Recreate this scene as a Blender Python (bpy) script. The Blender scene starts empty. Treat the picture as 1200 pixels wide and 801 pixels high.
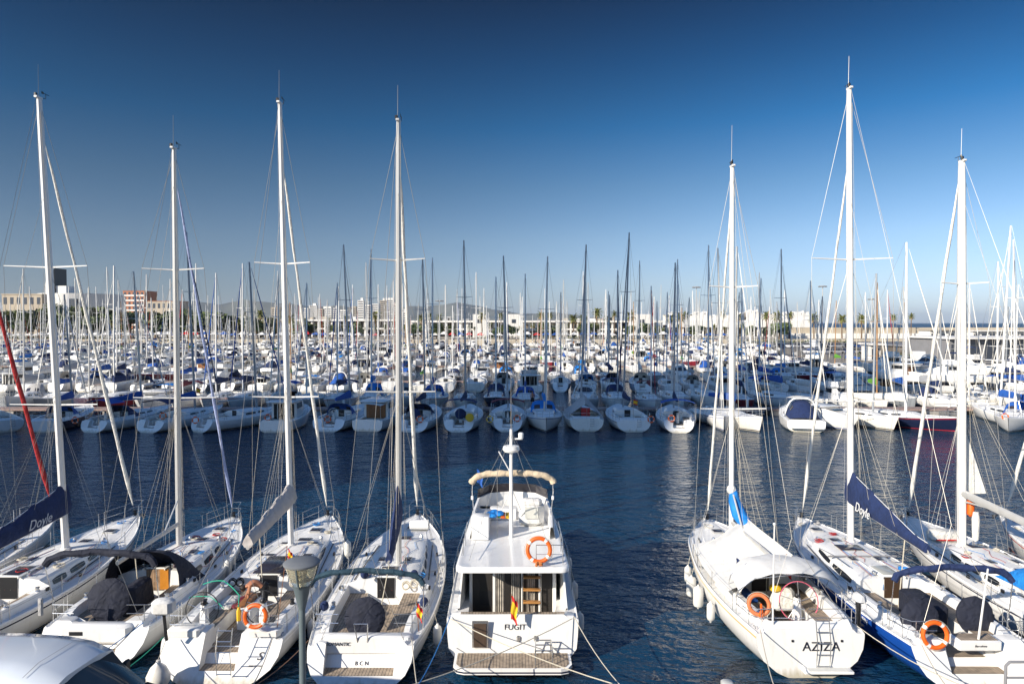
import bpy, bmesh, math, random
from mathutils import Vector, Matrix
R = math.radians
rnd = random.Random(7)
C = bpy.context.scene.collection
S = bpy.context.scene

# ---------------------------------------------------------------- camera, sky, sun, exposure
FPX, CH = 800.0, 10.8                       # focal length in photo pixels, eye height above the water
PITCH = math.atan(22.5 / FPX)
cam_d = bpy.data.cameras.new('camera'); cam = bpy.data.objects.new('camera', cam_d); C.objects.link(cam)
cam_d.sensor_width = 36; cam_d.lens = 24.0; cam_d.clip_start = 0.3; cam_d.clip_end = 60000
cam.location = (0, 0, CH); cam.rotation_euler = (math.pi / 2 - PITCH, 0, 0)
S.camera = cam

SUN_EL = R(24); SUN_H = Vector((-0.78, -0.62)).normalized()
SUN = Vector((SUN_H.x * math.cos(SUN_EL), SUN_H.y * math.cos(SUN_EL), math.sin(SUN_EL)))
SUN_ROT = math.atan2(SUN_H.x, SUN_H.y)
w = bpy.data.worlds.new('World'); S.world = w; w.use_nodes = True
nt = w.node_tree; nt.nodes.clear()
N = nt.nodes.new; K = nt.links.new
sky = N('ShaderNodeTexSky'); sky.sky_type = 'NISHITA'; sky.sun_disc = False
sky.sun_elevation = SUN_EL; sky.sun_rotation = SUN_ROT; sky.altitude = 0
sky.air_density = 1.0; sky.dust_density = 0.6; sky.ozone_density = 2.2
# polarised daylight: the band of sky 90 degrees from the sun is darker (a direction in the world, not in the picture)
tc = N('ShaderNodeTexCoord')
dot = N('ShaderNodeVectorMath'); dot.operation = 'DOT_PRODUCT'; dot.inputs[1].default_value = SUN
K(tc.outputs['Generated'], dot.inputs[0])
sq = N('ShaderNodeMath'); sq.operation = 'MULTIPLY'; K(dot.outputs['Value'], sq.inputs[0]); K(dot.outputs['Value'], sq.inputs[1])
fac = N('ShaderNodeMapRange'); K(sq.outputs[0], fac.inputs[0])
fac.inputs[1].default_value = 0.0; fac.inputs[2].default_value = 0.75; fac.inputs[3].default_value = 0.50; fac.inputs[4].default_value = 1.0
mul = N('ShaderNodeVectorMath'); mul.operation = 'SCALE'; K(sky.outputs[0], mul.inputs[0]); K(fac.outputs[0], mul.inputs['Scale'])
# tint by height: pale cool horizon, deeper blue, then zenith brightened as added fill
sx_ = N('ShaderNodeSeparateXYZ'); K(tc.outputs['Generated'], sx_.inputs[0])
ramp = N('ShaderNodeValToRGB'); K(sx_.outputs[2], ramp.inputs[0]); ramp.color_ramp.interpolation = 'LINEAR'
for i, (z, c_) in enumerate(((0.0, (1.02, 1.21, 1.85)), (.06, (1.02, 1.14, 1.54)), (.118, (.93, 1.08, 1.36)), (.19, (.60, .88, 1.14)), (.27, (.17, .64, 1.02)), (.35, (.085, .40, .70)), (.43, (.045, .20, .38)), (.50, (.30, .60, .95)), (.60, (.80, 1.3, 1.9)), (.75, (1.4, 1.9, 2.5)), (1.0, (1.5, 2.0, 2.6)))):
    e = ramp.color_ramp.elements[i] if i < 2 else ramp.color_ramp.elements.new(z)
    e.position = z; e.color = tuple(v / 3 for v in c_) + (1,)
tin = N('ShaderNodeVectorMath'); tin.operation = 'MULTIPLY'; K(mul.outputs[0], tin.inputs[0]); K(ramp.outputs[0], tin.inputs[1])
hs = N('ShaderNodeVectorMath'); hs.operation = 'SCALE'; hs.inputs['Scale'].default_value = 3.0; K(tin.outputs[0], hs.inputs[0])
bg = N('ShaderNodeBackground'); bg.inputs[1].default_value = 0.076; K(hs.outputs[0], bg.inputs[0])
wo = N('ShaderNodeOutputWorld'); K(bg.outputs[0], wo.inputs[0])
sd = bpy.data.lights.new('sun', 'SUN'); sd.energy = 4.9; sd.angle = R(0.5); sd.color = (1.0, 0.91, 0.78)
so = bpy.data.objects.new('sun', sd); C.objects.link(so); so.rotation_euler = SUN.to_track_quat('Z', 'Y').to_euler()
S.view_settings.view_transform = 'Standard'; S.view_settings.look = 'None'
S.view_settings.gamma = 1; S.view_settings.use_curve_mapping = False; S.view_settings.exposure = 0.52
S.cycles.max_bounces = 6; S.cycles.glossy_bounces = 3; S.cycles.diffuse_bounces = 3

# ---------------------------------------------------------------- pixel -> world helpers (photo is 1200 x 801)
def _dir(px, py):
    cx = (px - 600) / FPX; cz = -(py - 400.5) / FPX
    return cx, math.cos(PITCH) + math.sin(PITCH) * cz, -math.sin(PITCH) + math.cos(PITCH) * cz
def P(px, py, d):
    x, y, z = _dir(px, py); t = d / y
    return Vector((x * t, d, CH + z * t))
def G(px, py, z):
    x, y, dz = _dir(px, py); t = (z - CH) / dz
    return Vector((x * t, y * t, z))

# ---------------------------------------------------------------- materials
MATS = {}
def mat(name, col, rough=0.5, metal=0.0, var=0.0, vscale=3.0, bump=0.0, bscale=20.0, spec=0.5, stretch=(1, 1, 1), dirt=None, coat=0.0, alpha=None, trans=0.0):
    if name in MATS: return MATS[name]
    m = bpy.data.materials.new(name); m.use_nodes = True
    t = m.node_tree; b = t.nodes['Principled BSDF']
    b.inputs['Base Color'].default_value = (*col, 1); b.inputs['Roughness'].default_value = rough
    b.inputs['Metallic'].default_value = metal; b.inputs['Specular IOR Level'].default_value = spec
    b.inputs['Coat Weight'].default_value = coat; b.inputs['Transmission Weight'].default_value = trans
    if var or bump or dirt:
        tc = t.nodes.new('ShaderNodeTexCoord'); mp = t.nodes.new('ShaderNodeMapping'); mp.inputs['Scale'].default_value = stretch
        t.links.new(tc.outputs['Object'], mp.inputs[0])
    if var:
        n = t.nodes.new('ShaderNodeTexNoise'); n.inputs['Scale'].default_value = vscale; n.inputs['Detail'].default_value = 5
        t.links.new(mp.outputs[0], n.inputs['Vector'])
        r = t.nodes.new('ShaderNodeMapRange'); r.inputs[1].default_value = .3; r.inputs[2].default_value = .7
        r.inputs[3].default_value = 1 - var; r.inputs[4].default_value = 1 + var; t.links.new(n.outputs[0], r.inputs[0])
        mx = t.nodes.new('ShaderNodeVectorMath'); mx.operation = 'SCALE'; mx.inputs[0].default_value = col
        t.links.new(r.outputs[0], mx.inputs['Scale']); src = mx.outputs[0]
        if dirt:
            n2 = t.nodes.new('ShaderNodeTexNoise'); n2.inputs['Scale'].default_value = 2.2; n2.inputs['Detail'].default_value = 7
            mp2 = t.nodes.new('ShaderNodeMapping'); mp2.inputs['Scale'].default_value = (3, 3, .6)
            t.links.new(tc.outputs['Object'], mp2.inputs[0]); t.links.new(mp2.outputs[0], n2.inputs['Vector'])
            r2 = t.nodes.new('ShaderNodeMapRange'); r2.inputs[1].default_value = .55; r2.inputs[2].default_value = .8
            r2.inputs[4].default_value = .55; t.links.new(n2.outputs[0], r2.inputs[0])
            mc = t.nodes.new('ShaderNodeMix'); mc.data_type = 'RGBA'; mc.inputs[7].default_value = (*dirt, 1)
            t.links.new(r2.outputs[0], mc.inputs[0]); t.links.new(src, mc.inputs[6]); src = mc.outputs[2]
        t.links.new(src, b.inputs['Base Color'])
    if bump:
        n = t.nodes.new('ShaderNodeTexNoise'); n.inputs['Scale'].default_value = bscale; n.inputs['Detail'].default_value = 3
        t.links.new(mp.outputs[0], n.inputs['Vector'])
        bn = t.nodes.new('ShaderNodeBump'); bn.inputs['Strength'].default_value = min(1, bump * 1.6); bn.inputs['Distance'].default_value = .05 if bscale > 12 else .11; n.inputs['Detail'].default_value = 3 if bscale > 12 else 1.2; n.inputs['Distortion'].default_value = 0 if bscale > 12 else .5
        t.links.new(n.outputs[0], bn.inputs['Height']); t.links.new(bn.outputs[0], b.inputs['Normal'])
    MATS[name] = m
    return m
def striped(name, c1, c2, scale, axis='X', rough=.7, thin=.12, rot=None):
    m = bpy.data.materials.new(name); m.use_nodes = True; t = m.node_tree; b = t.nodes['Principled BSDF']
    tc = t.nodes.new('ShaderNodeTexCoord'); mp = t.nodes.new('ShaderNodeMapping')
    if rot: mp.inputs['Rotation'].default_value = rot
    t.links.new(tc.outputs['Object'], mp.inputs[0])
    wv = t.nodes.new('ShaderNodeTexWave'); wv.bands_direction = axis; wv.inputs['Scale'].default_value = scale; wv.inputs['Distortion'].default_value = .15
    t.links.new(mp.outputs[0], wv.inputs[0])
    r = t.nodes.new('ShaderNodeMapRange'); r.inputs[1].default_value = 0; r.inputs[2].default_value = thin; t.links.new(wv.outputs[1], r.inputs[0])
    n = t.nodes.new('ShaderNodeTexNoise'); n.inputs['Scale'].default_value = 6; n.inputs['Detail'].default_value = 6; t.links.new(tc.outputs['Object'], n.inputs['Vector'])
    rr = t.nodes.new('ShaderNodeMapRange'); rr.inputs[1].default_value = .3; rr.inputs[2].default_value = .7; rr.inputs[3].default_value = .65; rr.inputs[4].default_value = 1.3
    t.links.new(n.outputs[0], rr.inputs[0])
    mx = t.nodes.new('ShaderNodeMix'); mx.data_type = 'RGBA'; mx.inputs[6].default_value = (*c2, 1); mx.inputs[7].default_value = (*c1, 1); t.links.new(r.outputs[0], mx.inputs[0])
    sc = t.nodes.new('ShaderNodeVectorMath'); sc.operation = 'SCALE'; t.links.new(mx.outputs[2], sc.inputs[0]); t.links.new(rr.outputs[0], sc.inputs['Scale'])
    t.links.new(sc.outputs[0], b.inputs['Base Color']); b.inputs['Roughness'].default_value = rough
    MATS[name] = m; return m
gel = mat('gelcoat', (.84, .83, .80), .28, var=.03, vscale=1.5, dirt=(.68, .65, .58), coat=.3)
gelw = mat('gelcoat_warm', (.76, .73, .66), .32, var=.05, vscale=1.5, dirt=(.50, .45, .36), coat=.2)
def scum(m):
    t = m.node_tree; b = t.nodes['Principled BSDF']; src = b.inputs['Base Color'].links[0].from_socket
    tc = t.nodes.new('ShaderNodeTexCoord'); sp = t.nodes.new('ShaderNodeSeparateXYZ'); t.links.new(tc.outputs['Object'], sp.inputs[0])
    n = t.nodes.new('ShaderNodeTexNoise'); n.inputs['Scale'].default_value = 3; n.inputs['Detail'].default_value = 6
    mp = t.nodes.new('ShaderNodeMapping'); mp.inputs['Scale'].default_value = (2, 2, .35); t.links.new(tc.outputs['Object'], mp.inputs[0]); t.links.new(mp.outputs[0], n.inputs['Vector'])
    ad = t.nodes.new('ShaderNodeMath'); ad.operation = 'MULTIPLY_ADD'; ad.inputs[1].default_value = .55; t.links.new(n.outputs[0], ad.inputs[0])
    ng = t.nodes.new('ShaderNodeMath'); ng.operation = 'MULTIPLY'; ng.inputs[1].default_value = -1; t.links.new(sp.outputs[2], ng.inputs[0]); t.links.new(ng.outputs[0], ad.inputs[2])
    r = t.nodes.new('ShaderNodeMapRange'); r.inputs[1].default_value = -.02; r.inputs[2].default_value = .22; r.inputs[4].default_value = .65; t.links.new(ad.outputs[0], r.inputs[0])
    mx = t.nodes.new('ShaderNodeMix'); mx.data_type = 'RGBA'; mx.inputs[7].default_value = (.36, .30, .17, 1); t.links.new(r.outputs[0], mx.inputs[0]); t.links.new(src, mx.inputs[6]); t.links.new(mx.outputs[2], b.inputs['Base Color'])
gelh = mat('hull_gelcoat', (.83, .82, .79), .26, var=.03, vscale=1.2, dirt=(.70, .66, .58), coat=.3); scum(gelh)
gelwh = mat('hull_gelcoat_warm', (.76, .73, .66), .3, var=.05, vscale=1.5, dirt=(.48, .42, .32), coat=.2); scum(gelwh)
nonskid = mat('nonskid_deck', (.77, .76, .73), .7, var=.05, vscale=4, bump=.1, bscale=150, dirt=(.62, .59, .53))
teak = striped('weathered_teak', (.33, .26, .19), (.06, .05, .04), 3.2, 'X', .75)
teakb = striped('brown_teak', (.30, .19, .11), (.05, .03, .02), 3.2, 'X', .65)
alu = mat('mast_alloy', (.62, .61, .58), .38, .35, var=.06, vscale=2, stretch=(1, 1, .2))
maston = mat('mast_white', (.78, .77, .74), .35, .05, var=.05, vscale=2, stretch=(1, 1, .2))
mastd = mat('mast_grey', (.36, .38, .40), .4, .4, var=.08, vscale=2)
mastw = mat('mast_varnished', (.36, .20, .09), .4, var=.15, vscale=3)
steel = mat('stainless', (.66, .66, .65), .25, .85)
wirem = mat('rigging_wire', (.40, .38, .34), .45, .45)
ropem = mat('rope', (.55, .50, .40), .9, var=.2, vscale=30)
ropeb = mat('blue_rope', (.03, .22, .55), .85)
ropeg = mat('green_rope', (.02, .35, .22), .85)
black = mat('black_plastic', (.015, .015, .017), .45)
glass = mat('dark_window', (.012, .014, .018), .08, spec=.6)
smoke = mat('smoked_acrylic', (.035, .032, .04), .12, spec=.6)
navy = mat('navy_canvas', (.013, .028, .095), .85, var=.18, vscale=3, bump=.4, bscale=4.5)
navyd = mat('charcoal_navy_canvas', (.012, .015, .030), .85, var=.18, vscale=3, bump=.4, bscale=4.5)
blue = mat('blue_canvas', (.015, .09, .36), .8, var=.15, vscale=3, bump=.4, bscale=4.5)
royal = mat('bright_blue_canvas', (.01, .20, .58), .75, var=.15, vscale=3, bump=.4, bscale=4.5)
tealc = mat('teal_navy_canvas', (.015, .045, .07), .85, var=.18, vscale=3, bump=.4, bscale=4.5)
cream = mat('cream_canvas', (.68, .66, .60), .8, var=.08, vscale=2, bump=.3, bscale=7)
beige = mat('beige_canvas', (.58, .47, .33), .85, var=.1, vscale=3, bump=.35, bscale=4.5)
greyc = mat('grey_canvas', (.42, .41, .40), .85, var=.1, vscale=3, bump=.35, bscale=7)
maroon = mat('maroon_canvas', (.16, .02, .03), .8, var=.15, vscale=3, bump=.35, bscale=4.5)
redc = mat('red_canvas', (.40, .02, .02), .7, var=.15, vscale=3, bump=.35, bscale=4.5)
greenc = mat('green_canvas', (.10, .28, .03), .8, var=.15, vscale=3, bump=.35, bscale=4.5)
whitec = mat('white_sailcloth', (.74, .72, .66), .7, var=.08, vscale=4, bump=.2, bscale=12, dirt=(.42, .38, .32))
paleb = mat('pale_blue_sailcloth', (.34, .40, .62), .7, var=.12, vscale=4, bump=.2, bscale=12)
orange = mat('orange_float', (.80, .13, .01), .5, var=.06, vscale=4)
orangeb = mat('faded_orange_float', (.58, .17, .06), .65, var=.1, vscale=4)
yellow = mat('yellow_plastic', (.75, .46, .02), .5)
redp = mat('red_paint', (.52, .02, .02), .4)
bluep = mat('blue_hull_paint', (.01, .07, .34), .22, coat=.4, var=.06)
navyp = mat('navy_hull_paint', (.012, .018, .05), .22, coat=.4, var=.06)
greenp = mat('green_stripe_paint', (.01, .16, .09), .4)
blackp = mat('black_stripe_paint', (.02, .02, .025), .4)
goldp = mat('yellow_stripe_paint', (.62, .42, .10), .4)
aqua = mat('pale_blue_stripe', (.25, .50, .55), .4)
anti = mat('antifouling', (.02, .03, .06), .8)
antir = mat('antifouling_red', (.20, .03, .02), .8)
wood = mat('varnished_wood', (.26, .11, .04), .35, var=.2, vscale=5, stretch=(1, 1, 6))
fendw = mat('fender_white', (.66, .65, .61), .5, var=.06, vscale=5, dirt=(.3, .27, .22))
fendb = mat('fender_navy', (.012, .02, .07), .6)
textd = mat('lettering_dark', (.02, .02, .03), .5)
textw = mat('lettering_white', (.78, .78, .76), .6)
ochre = mat('flag_yellow', (.75, .48, .02), .8)
flagr = mat('flag_red', (.55, .02, .02), .8)
curtain = striped('pale_curtain', (.42, .38, .32), (.12, .11, .10), 5, 'X', .9, .8)

# ---------------------------------------------------------------- mesh builder
class MB:
    def __init__(s): s.v = []; s.f = []; s.m = []
    def add(s, vs, fs, m=0):
        o = len(s.v); s.v += [tuple(v) for v in vs]
        for i, f in enumerate(fs):
            s.f.append([o + k for k in f]); s.m.append(m[i] if isinstance(m, list) else m)
    def box(s, c, d, m=0, rz=0, ch=0.0, taper=1.0):
        hx, hy, hz = d[0] / 2, d[1] / 2, d[2] / 2
        ch = min(ch, hx * .9, hy * .9, hz * .9); cs, sn = math.cos(rz), math.sin(rz)
        def ring(ix, z, tp):
            x, y = hx * tp - ix, hy * tp - ix
            if ch: q = [(x - ch, -y), (x, -y + ch), (x, y - ch), (x - ch, y), (-x + ch, y), (-x, y - ch), (-x, -y + ch), (-x + ch, -y)]
            else: q = [(x, -y), (x, y), (-x, y), (-x, -y)]
            return [(c[0] + a * cs - b * sn, c[1] + a * sn + b * cs, c[2] + z) for a, b in q]
        if ch: rings = [ring(ch * .6, -hz, 1), ring(0, -hz + ch * .6, 1), ring(0, hz - ch * .6, taper), ring(ch * .6, hz, taper)]
        else: rings = [ring(0, -hz, 1), ring(0, hz, taper)]
        s.loft(rings, True, True, True, m)
    def loft(s, rings, closed=True, ca=False, cb=False, m=0, mf=None):
        o = len(s.v); n = len(rings[0])
        for r in rings: s.v += [tuple(p) for p in r]
        for i in range(len(rings) - 1):
            for j in range(n if closed else n - 1):
                a = o + i * n + j; b = o + i * n + (j + 1) % n
                s.f.append([a, b, b + n, a + n]); s.m.append(mf(i, j) if mf else m)
        if ca: s.f.append([o + j for j in range(n)][::-1]); s.m.append(m)
        if cb: s.f.append([o + (len(rings) - 1) * n + j for j in range(n)]); s.m.append(m)
    def tube(s, pts, r, n=6, m=0, closed=False, flat=1.0, mf=None, caps=True):
        pts = [Vector(p) for p in pts]; k = len(pts); rs = r if isinstance(r, (list, tuple)) else [r] * k
        rings = []; up = None
        for i in range(k):
            a = pts[(i - 1) % k] if (i or closed) else pts[0]; b = pts[(i + 1) % k] if (i < k - 1 or closed) else pts[-1]
            t = (b - a)
            if t.length < 1e-9: t = Vector((0, 0, 1))
            t.normalize()
            if up is None:
                up = Vector((0, 1, 0)) if abs(t.y) < .8 else Vector((0, 0, 1))
            x = t.cross(up)
            if x.length < 1e-6: x = t.cross(Vector((1, 0, 0)))
            x.normalize(); y = x.cross(t).normalized(); up = y
            rings.append([pts[i] + x * (math.cos(2 * math.pi * j / n) * rs[i]) + y * (math.sin(2 * math.pi * j / n) * rs[i] * flat) for j in range(n)])
        if closed: rings.append(rings[0])
        s.loft(rings, True, caps and not closed, caps and not closed, m, mf)
    def lathe(s, prof, c=(0, 0, 0), n=12, m=0, mf=None, M=None):
        rings = []
        for r, z in prof:
            rings.append([Vector((math.cos(2 * math.pi * j / n) * r, math.sin(2 * math.pi * j / n) * r, z)) for j in range(n)])
        for rg in rings:
            for k in range(n):
                v = rg[k]
                if M is not None: v = M @ v
                rg[k] = v + Vector(c)
        s.loft(rings, True, True, True, m, mf)
    def torus(s, c, Rr, r, nrm=(0, 1, 0), n=24, k=8, m=0, mf=None):
        q = Vector((0, 0, 1)).rotation_difference(Vector(nrm)).to_matrix(); rings = []
        for i in range(n + 1):
            a = 2 * math.pi * i / n; e = Vector((math.cos(a), math.sin(a), 0))
            rings.append([Vector(c) + q @ (e * (Rr + r * math.cos(2 * math.pi * j / k)) + Vector((0, 0, r * math.sin(2 * math.pi * j / k)))) for j in range(k)])
        s.loft(rings, True, False, False, m, mf)
    def ball(s, c, r, sc=(1, 1, 1), n=10, k=6, m=0):
        rings = [[(c[0] + r * sc[0] * math.sin(math.pi * i / k) * math.cos(2 * math.pi * j / n), c[1] + r * sc[1] * math.sin(math.pi * i / k) * math.sin(2 * math.pi * j / n), c[2] - r * sc[2] * math.cos(math.pi * i / k)) for j in range(n)] for i in range(1, k)]
        s.loft(rings, True, True, True, m)
    def build(s, name, mats, parent=None, loc=(0, 0, 0), rz=0.0, smooth=True, ang=38):
        me = bpy.data.meshes.new(name); me.from_pydata(s.v, [], s.f)
        if not isinstance(mats, (list, tuple)): mats = [mats]
        for q in mats: me.materials.append(q)
        me.polygons.foreach_set('material_index', [min(i, len(mats) - 1) for i in s.m])
        if smooth:
            me.polygons.foreach_set('use_smooth', [True] * len(s.f)); me.set_sharp_from_angle(angle=R(ang))
        me.update()
        o = bpy.data.objects.new(name, me); C.objects.link(o); o.location = loc; o.rotation_euler = (0, 0, rz)
        if parent is not None: o.parent = parent
        return o
def tag(o, label=None, cat=None, group=None, kind=None):
    if label: o['label'] = label
    if cat: o['category'] = cat
    if group: o['group'] = group
    if kind: o['kind'] = kind
    return o
def thing(name, label, cat, loc=(0, 0, 0), rz=0.0, group=None):
    o = bpy.data.objects.new(name, None); o.empty_display_size = .2; C.objects.link(o); o.location = loc; o.rotation_euler = (0, 0, rz)
    return tag(o, label, cat, group)
KIDS = {}
def copy_tree(o, parent=None):
    c = o.copy(); C.objects.link(c)
    if parent is not None: c.parent = parent
    if o.name not in KIDS: KIDS[o.name] = list(o.children)
    for ch in KIDS[o.name]: copy_tree(ch, c)
    return c
def text(name, body, size, m, parent=None, loc=(0, 0, 0), rot=(math.pi / 2, 0, 0), ext=.004, shear=0.0, sx=1.0, align='CENTER'):
    cu = bpy.data.curves.new('t', 'FONT'); cu.body = body; cu.size = size; cu.extrude = ext; cu.shear = shear; cu.align_x = align; cu.resolution_u = 3
    t = bpy.data.objects.new('t', cu); C.objects.link(t)
    dg = bpy.context.evaluated_depsgraph_get(); me = bpy.data.meshes.new_from_object(t.evaluated_get(dg)); me.name = name
    bpy.data.objects.remove(t); me.materials.clear(); me.materials.append(m)
    o = bpy.data.objects.new(name, me); C.objects.link(o); o.location = loc; o.rotation_euler = rot; o.scale = (sx, 1, 1)
    if parent is not None: o.parent = parent
    return o
def cr(tab, t):
    t = max(tab[0][0], min(tab[-1][0], t))
    for i in range(len(tab) - 1):
        if t <= tab[i + 1][0]: break
    x0, y0 = tab[i]; x1, y1 = tab[i + 1]
    xm, ym = tab[i - 1] if i else (2 * x0 - x1, 2 * y0 - y1); xp, yp = tab[i + 2] if i + 2 < len(tab) else (2 * x1 - x0, 2 * y1 - y0)
    h = x1 - x0; u = (t - x0) / h; m0 = (y1 - ym) / (x1 - xm) * h; m1 = (yp - y0) / (xp - x0) * h
    return (2 * u**3 - 3 * u * u + 1) * y0 + (u**3 - 2 * u * u + u) * m0 + (-2 * u**3 + 3 * u * u) * y1 + (u**3 - u * u) * m1
def lerp(a, b, t): return a + (b - a) * t
def sstep(a, b, x):
    x = max(0, min(1, (x - a) / (b - a))); return x * x * (3 - 2 * x)
# ---------------------------------------------------------------- sailing yacht
class Sail:
    """hull and deck shape of one yacht; local frame: y forward from the stern at the waterline, x to starboard"""
    D = dict(L=12.3, B=3.9, zs0=1.08, zsm=1.05, zs1=1.5, sw=.80, k=.55, rake=.7, aft=[], hwf=.42, afth=.14,
             y0=.55, yc=4.3, yr=8.9, hc=.52, coam=.30, seat=.02, sole=-.42, wc=.64, fine=1.0, teak=teak, full=1.0)
    def __init__(s, **kw):
        for a, b in {**s.D, **kw}.items(): setattr(s, a, b)
        s.kw = kw
    def b(s, y):
        t = y / s.L; q = s.sw
        return max(.02, s.B / 2 * cr([(0, q), (.15, lerp(q, 1, .62)), (.36, 1), (.5, .985), (.65, .88), (.78, .68 * s.fine), (.88, .43 * s.fine), (.95, .20 * s.fine), (1, .015)], t))
    def zs(s, y):
        t = y / s.L
        return cr([(0, s.zs0), (.35, s.zsm), (.7, lerp(s.zsm, s.zs1, .42)), (1, s.zs1)], t)
    def shear(s, y, z):
        yy = y
        if y < 3: yy += s.k * z * (1 - y / 3)
        g = max(0, (y / s.L - .72) / .28) ** 2
        return yy - s.rake * (1 - z / s.zs1) * g
    def prof(s, y):
        b, zs = s.b(y), s.zs(y)
        e = [(b, zs), (b - .03 * min(1, b), zs + .05), (b - .08 * min(1, b * 2), zs + .01)] if b > .12 else [(b, zs), (b * .8, zs + .05), (b * .6, zs + .01)]
        aend = s.aft[-1][0] if s.aft else 0
        if y < aend:
            zc = next(z for ye, z in s.aft if y < ye); xw = s.hwf * b
            return e + [(b * .88, zs + .02), (b * .82, zs + s.afth), (xw + .10, zs + s.afth), (xw, zs + s.afth - .04), (xw - .02, zc), (xw * .5, zc), (0, zc)]
        if y < s.yc:
            zc = zs + s.coam * sstep(aend, aend + .5, y) + (s.afth) * (1 - sstep(aend, aend + .5, y))
            if not s.aft and y < s.y0:
                return e + [(b * .86, zs + .02), (b * .78, zc), (b * .64, zc), (b * .5, zc), (b * .35, zc), (b * .2, zc + .005), (0, zc + .01)]
            return e + [(b * .84, zs + .02), (b * .78, zc), (b * .68, zc), (b * .64, zs + s.seat), (b * .32, zs + s.seat), (b * .31, zs + s.sole), (0, zs + s.sole)]
        w = s.wc * min(b, s.B / 2 * .98)
        if y < s.yr:
            h = s.hc * (1 - .35 * sstep(s.yc, s.yr, y)) * (1 - sstep(s.yr - 1.5, s.yr, y)) + .02
            w *= 1 - .12 * sstep(s.yc, s.yr, y)
        else: h = .02; w *= .88
        ins = min(.13, h * .3)
        return e + [(w + .02, zs + .02), (w - ins, zs + .02 + h * .82), (w - ins - .09, zs + h), (w * .62, zs + h + .035), (w * .42, zs + h + .05), (w * .2, zs + h + .06), (0, zs + h + .065)]
    def z(s, x, y):
        p = s.prof(y); x = abs(x)
        for i in range(len(p) - 1):
            if p[i + 1][0] <= x <= p[i][0]:
                t = (p[i][0] - x) / max(1e-6, p[i][0] - p[i + 1][0]); return lerp(p[i][1], p[i + 1][1], t)
        return p[0][1]
    def stations(s, step):
        ys = set()
        n = int(s.L / step)
        for i in range(n + 1): ys.add(round(s.L * i / n, 3))
        for b in [a[0] for a in s.aft] + ([s.y0] if not s.aft else []) + [s.yc]:
            ys |= {b - .012, b + .012}
        for b in (s.yr - 1.4, s.yr - 1.0, s.yr - .6, s.yr - .2, s.yr, s.L * .985, s.L * .96): ys.add(b)
        ys = sorted(y for y in ys if 0 <= y <= s.L)
        out = [ys[0]]
        for y in ys[1:]:
            if y - out[-1] > .01: out.append(y)
        return out
    def hull_ring(s, y):
        t = y / s.L; b, zs = s.b(y), s.zs(y)
        Dp = cr([(0, .14), (.15, .35), (.45, .6), (.8, .4), (1, .05)], t)
        pw = cr([(0, 3.0 * s.full), (.4, 2.6 * s.full), (.75, 1.7), (1, 1.1)], t)
        zl = [zs, zs - .09, zs - .14, lerp(zs, 0, .35), lerp(zs, 0, .62), .17, .09, 0.02, -min(.1, Dp * .5), -Dp * .8, -Dp]
        o = []
        for z in zl:
            q = min(1, max(0, (zs - z) / (zs + Dp))); o.append((b * (1 - q ** pw) ** (1 / 1.55) * (1 - .04 * q), z))
        return o
    def build(s, root, hullm=gel, stripem=None, bootm=navyp, antim=anti, deckm=None, step=.45, railm=None):
        ys = s.stations(step); H = MB(); rings = []
        for y in ys:
            r = s.hull_ring(y)
            rings.append([(x, s.shear(y, z), z) for x, z in r] + [(-x, s.shear(y, z), z) for x, z in r[::-1]])
        n = len(rings[0])
        H.loft(rings, closed=False, mf=lambda i, j: {1: 1, 5: 2, 7: 3, 8: 3, 9: 3}.get(min(j, n - 2 - j), 0))
        H.build('hull', [gelh if hullm is gel else gelwh if hullm is gelw else hullm, stripem or hullm, bootm, antim], root, ang=50)
        Dk = MB(); rings = []
        for y in ys:
            p = s.prof(y); rings.append([(x, s.shear(y, z), z) for x, z in p] + [(-x, s.shear(y, z), z) for x, z in p[:-1][::-1]])
        nn = len(rings[0]); aend = s.aft[-1][0] if s.aft else 0
        def mf(i, j):
            c = min(j, nn - 2 - j); y = (ys[i] + ys[i + 1]) / 2
            if c <= 1: return 3
            if c == 2: return 1
            flat = ys[i + 1] - ys[i] > .03
            if y < aend: return 2 if c >= 7 and flat else 0
            if y < s.yc:
                if not s.aft and y < s.y0: return 1 if c >= 5 else 0
                return (2 if (c == 6 or c == 8) and flat else 0)
            if y < s.yr: return 1 if c >= 6 and flat else 0
            return 1
        Dk.loft(rings, closed=False, mf=mf)
        Dk.build('deck', [deckm or gel, nonskid, s.teak, railm or gel], root, ang=28)
        T = MB(); a = s.hull_ring(0); p = s.prof(0)
        out = [(x, z) for x, z in a] + [(-x, z) for x, z in a[:-1][::-1]] + [(-x, z) for x, z in p[1:]] + [(x, z) for x, z in p[1:-1][::-1]]
        T.add([(x, s.k * z - .004, z) for x, z in out], [list(range(len(out)))], 0)
        T.build('transom', [gelwh if hullm is gelw else gelh], root, smooth=False)
    def side(s, fy, fz, y, sgn, off=.006):
        pass

def windows(s, root, spans, m=None, f0=.25, f1=.78):
    """dark panes on the cabin sides, 6 mm proud of the moulding"""
    for y0, y1 in spans:
        for sg in (1, -1):
            w = MB(); top = []; bot = []
            for i in range(7):
                y = lerp(y0, y1, i / 6); p = s.prof(y); a, b = p[3], p[4]; q = math.sin(math.pi * min(1, max(0, (i / 6) * .8 + .1))) ** .3
                lo, hi = lerp(.5, f0, q), lerp(.5, f1, q)
                nx = (b[1] - a[1]); nz = (a[0] - b[0]); ln = math.hypot(nx, nz) or 1; nx, nz = nx / ln * .008, nz / ln * .008
                for lst, f in ((bot, lo), (top, hi)):
                    x = lerp(a[0], b[0], f) + nx; z = lerp(a[1], b[1], f) + nz; lst.append((sg * x, s.shear(y, z), z))
            w.loft([bot, top], closed=False); w.build('window', m or glass, root, ang=80)

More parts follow.
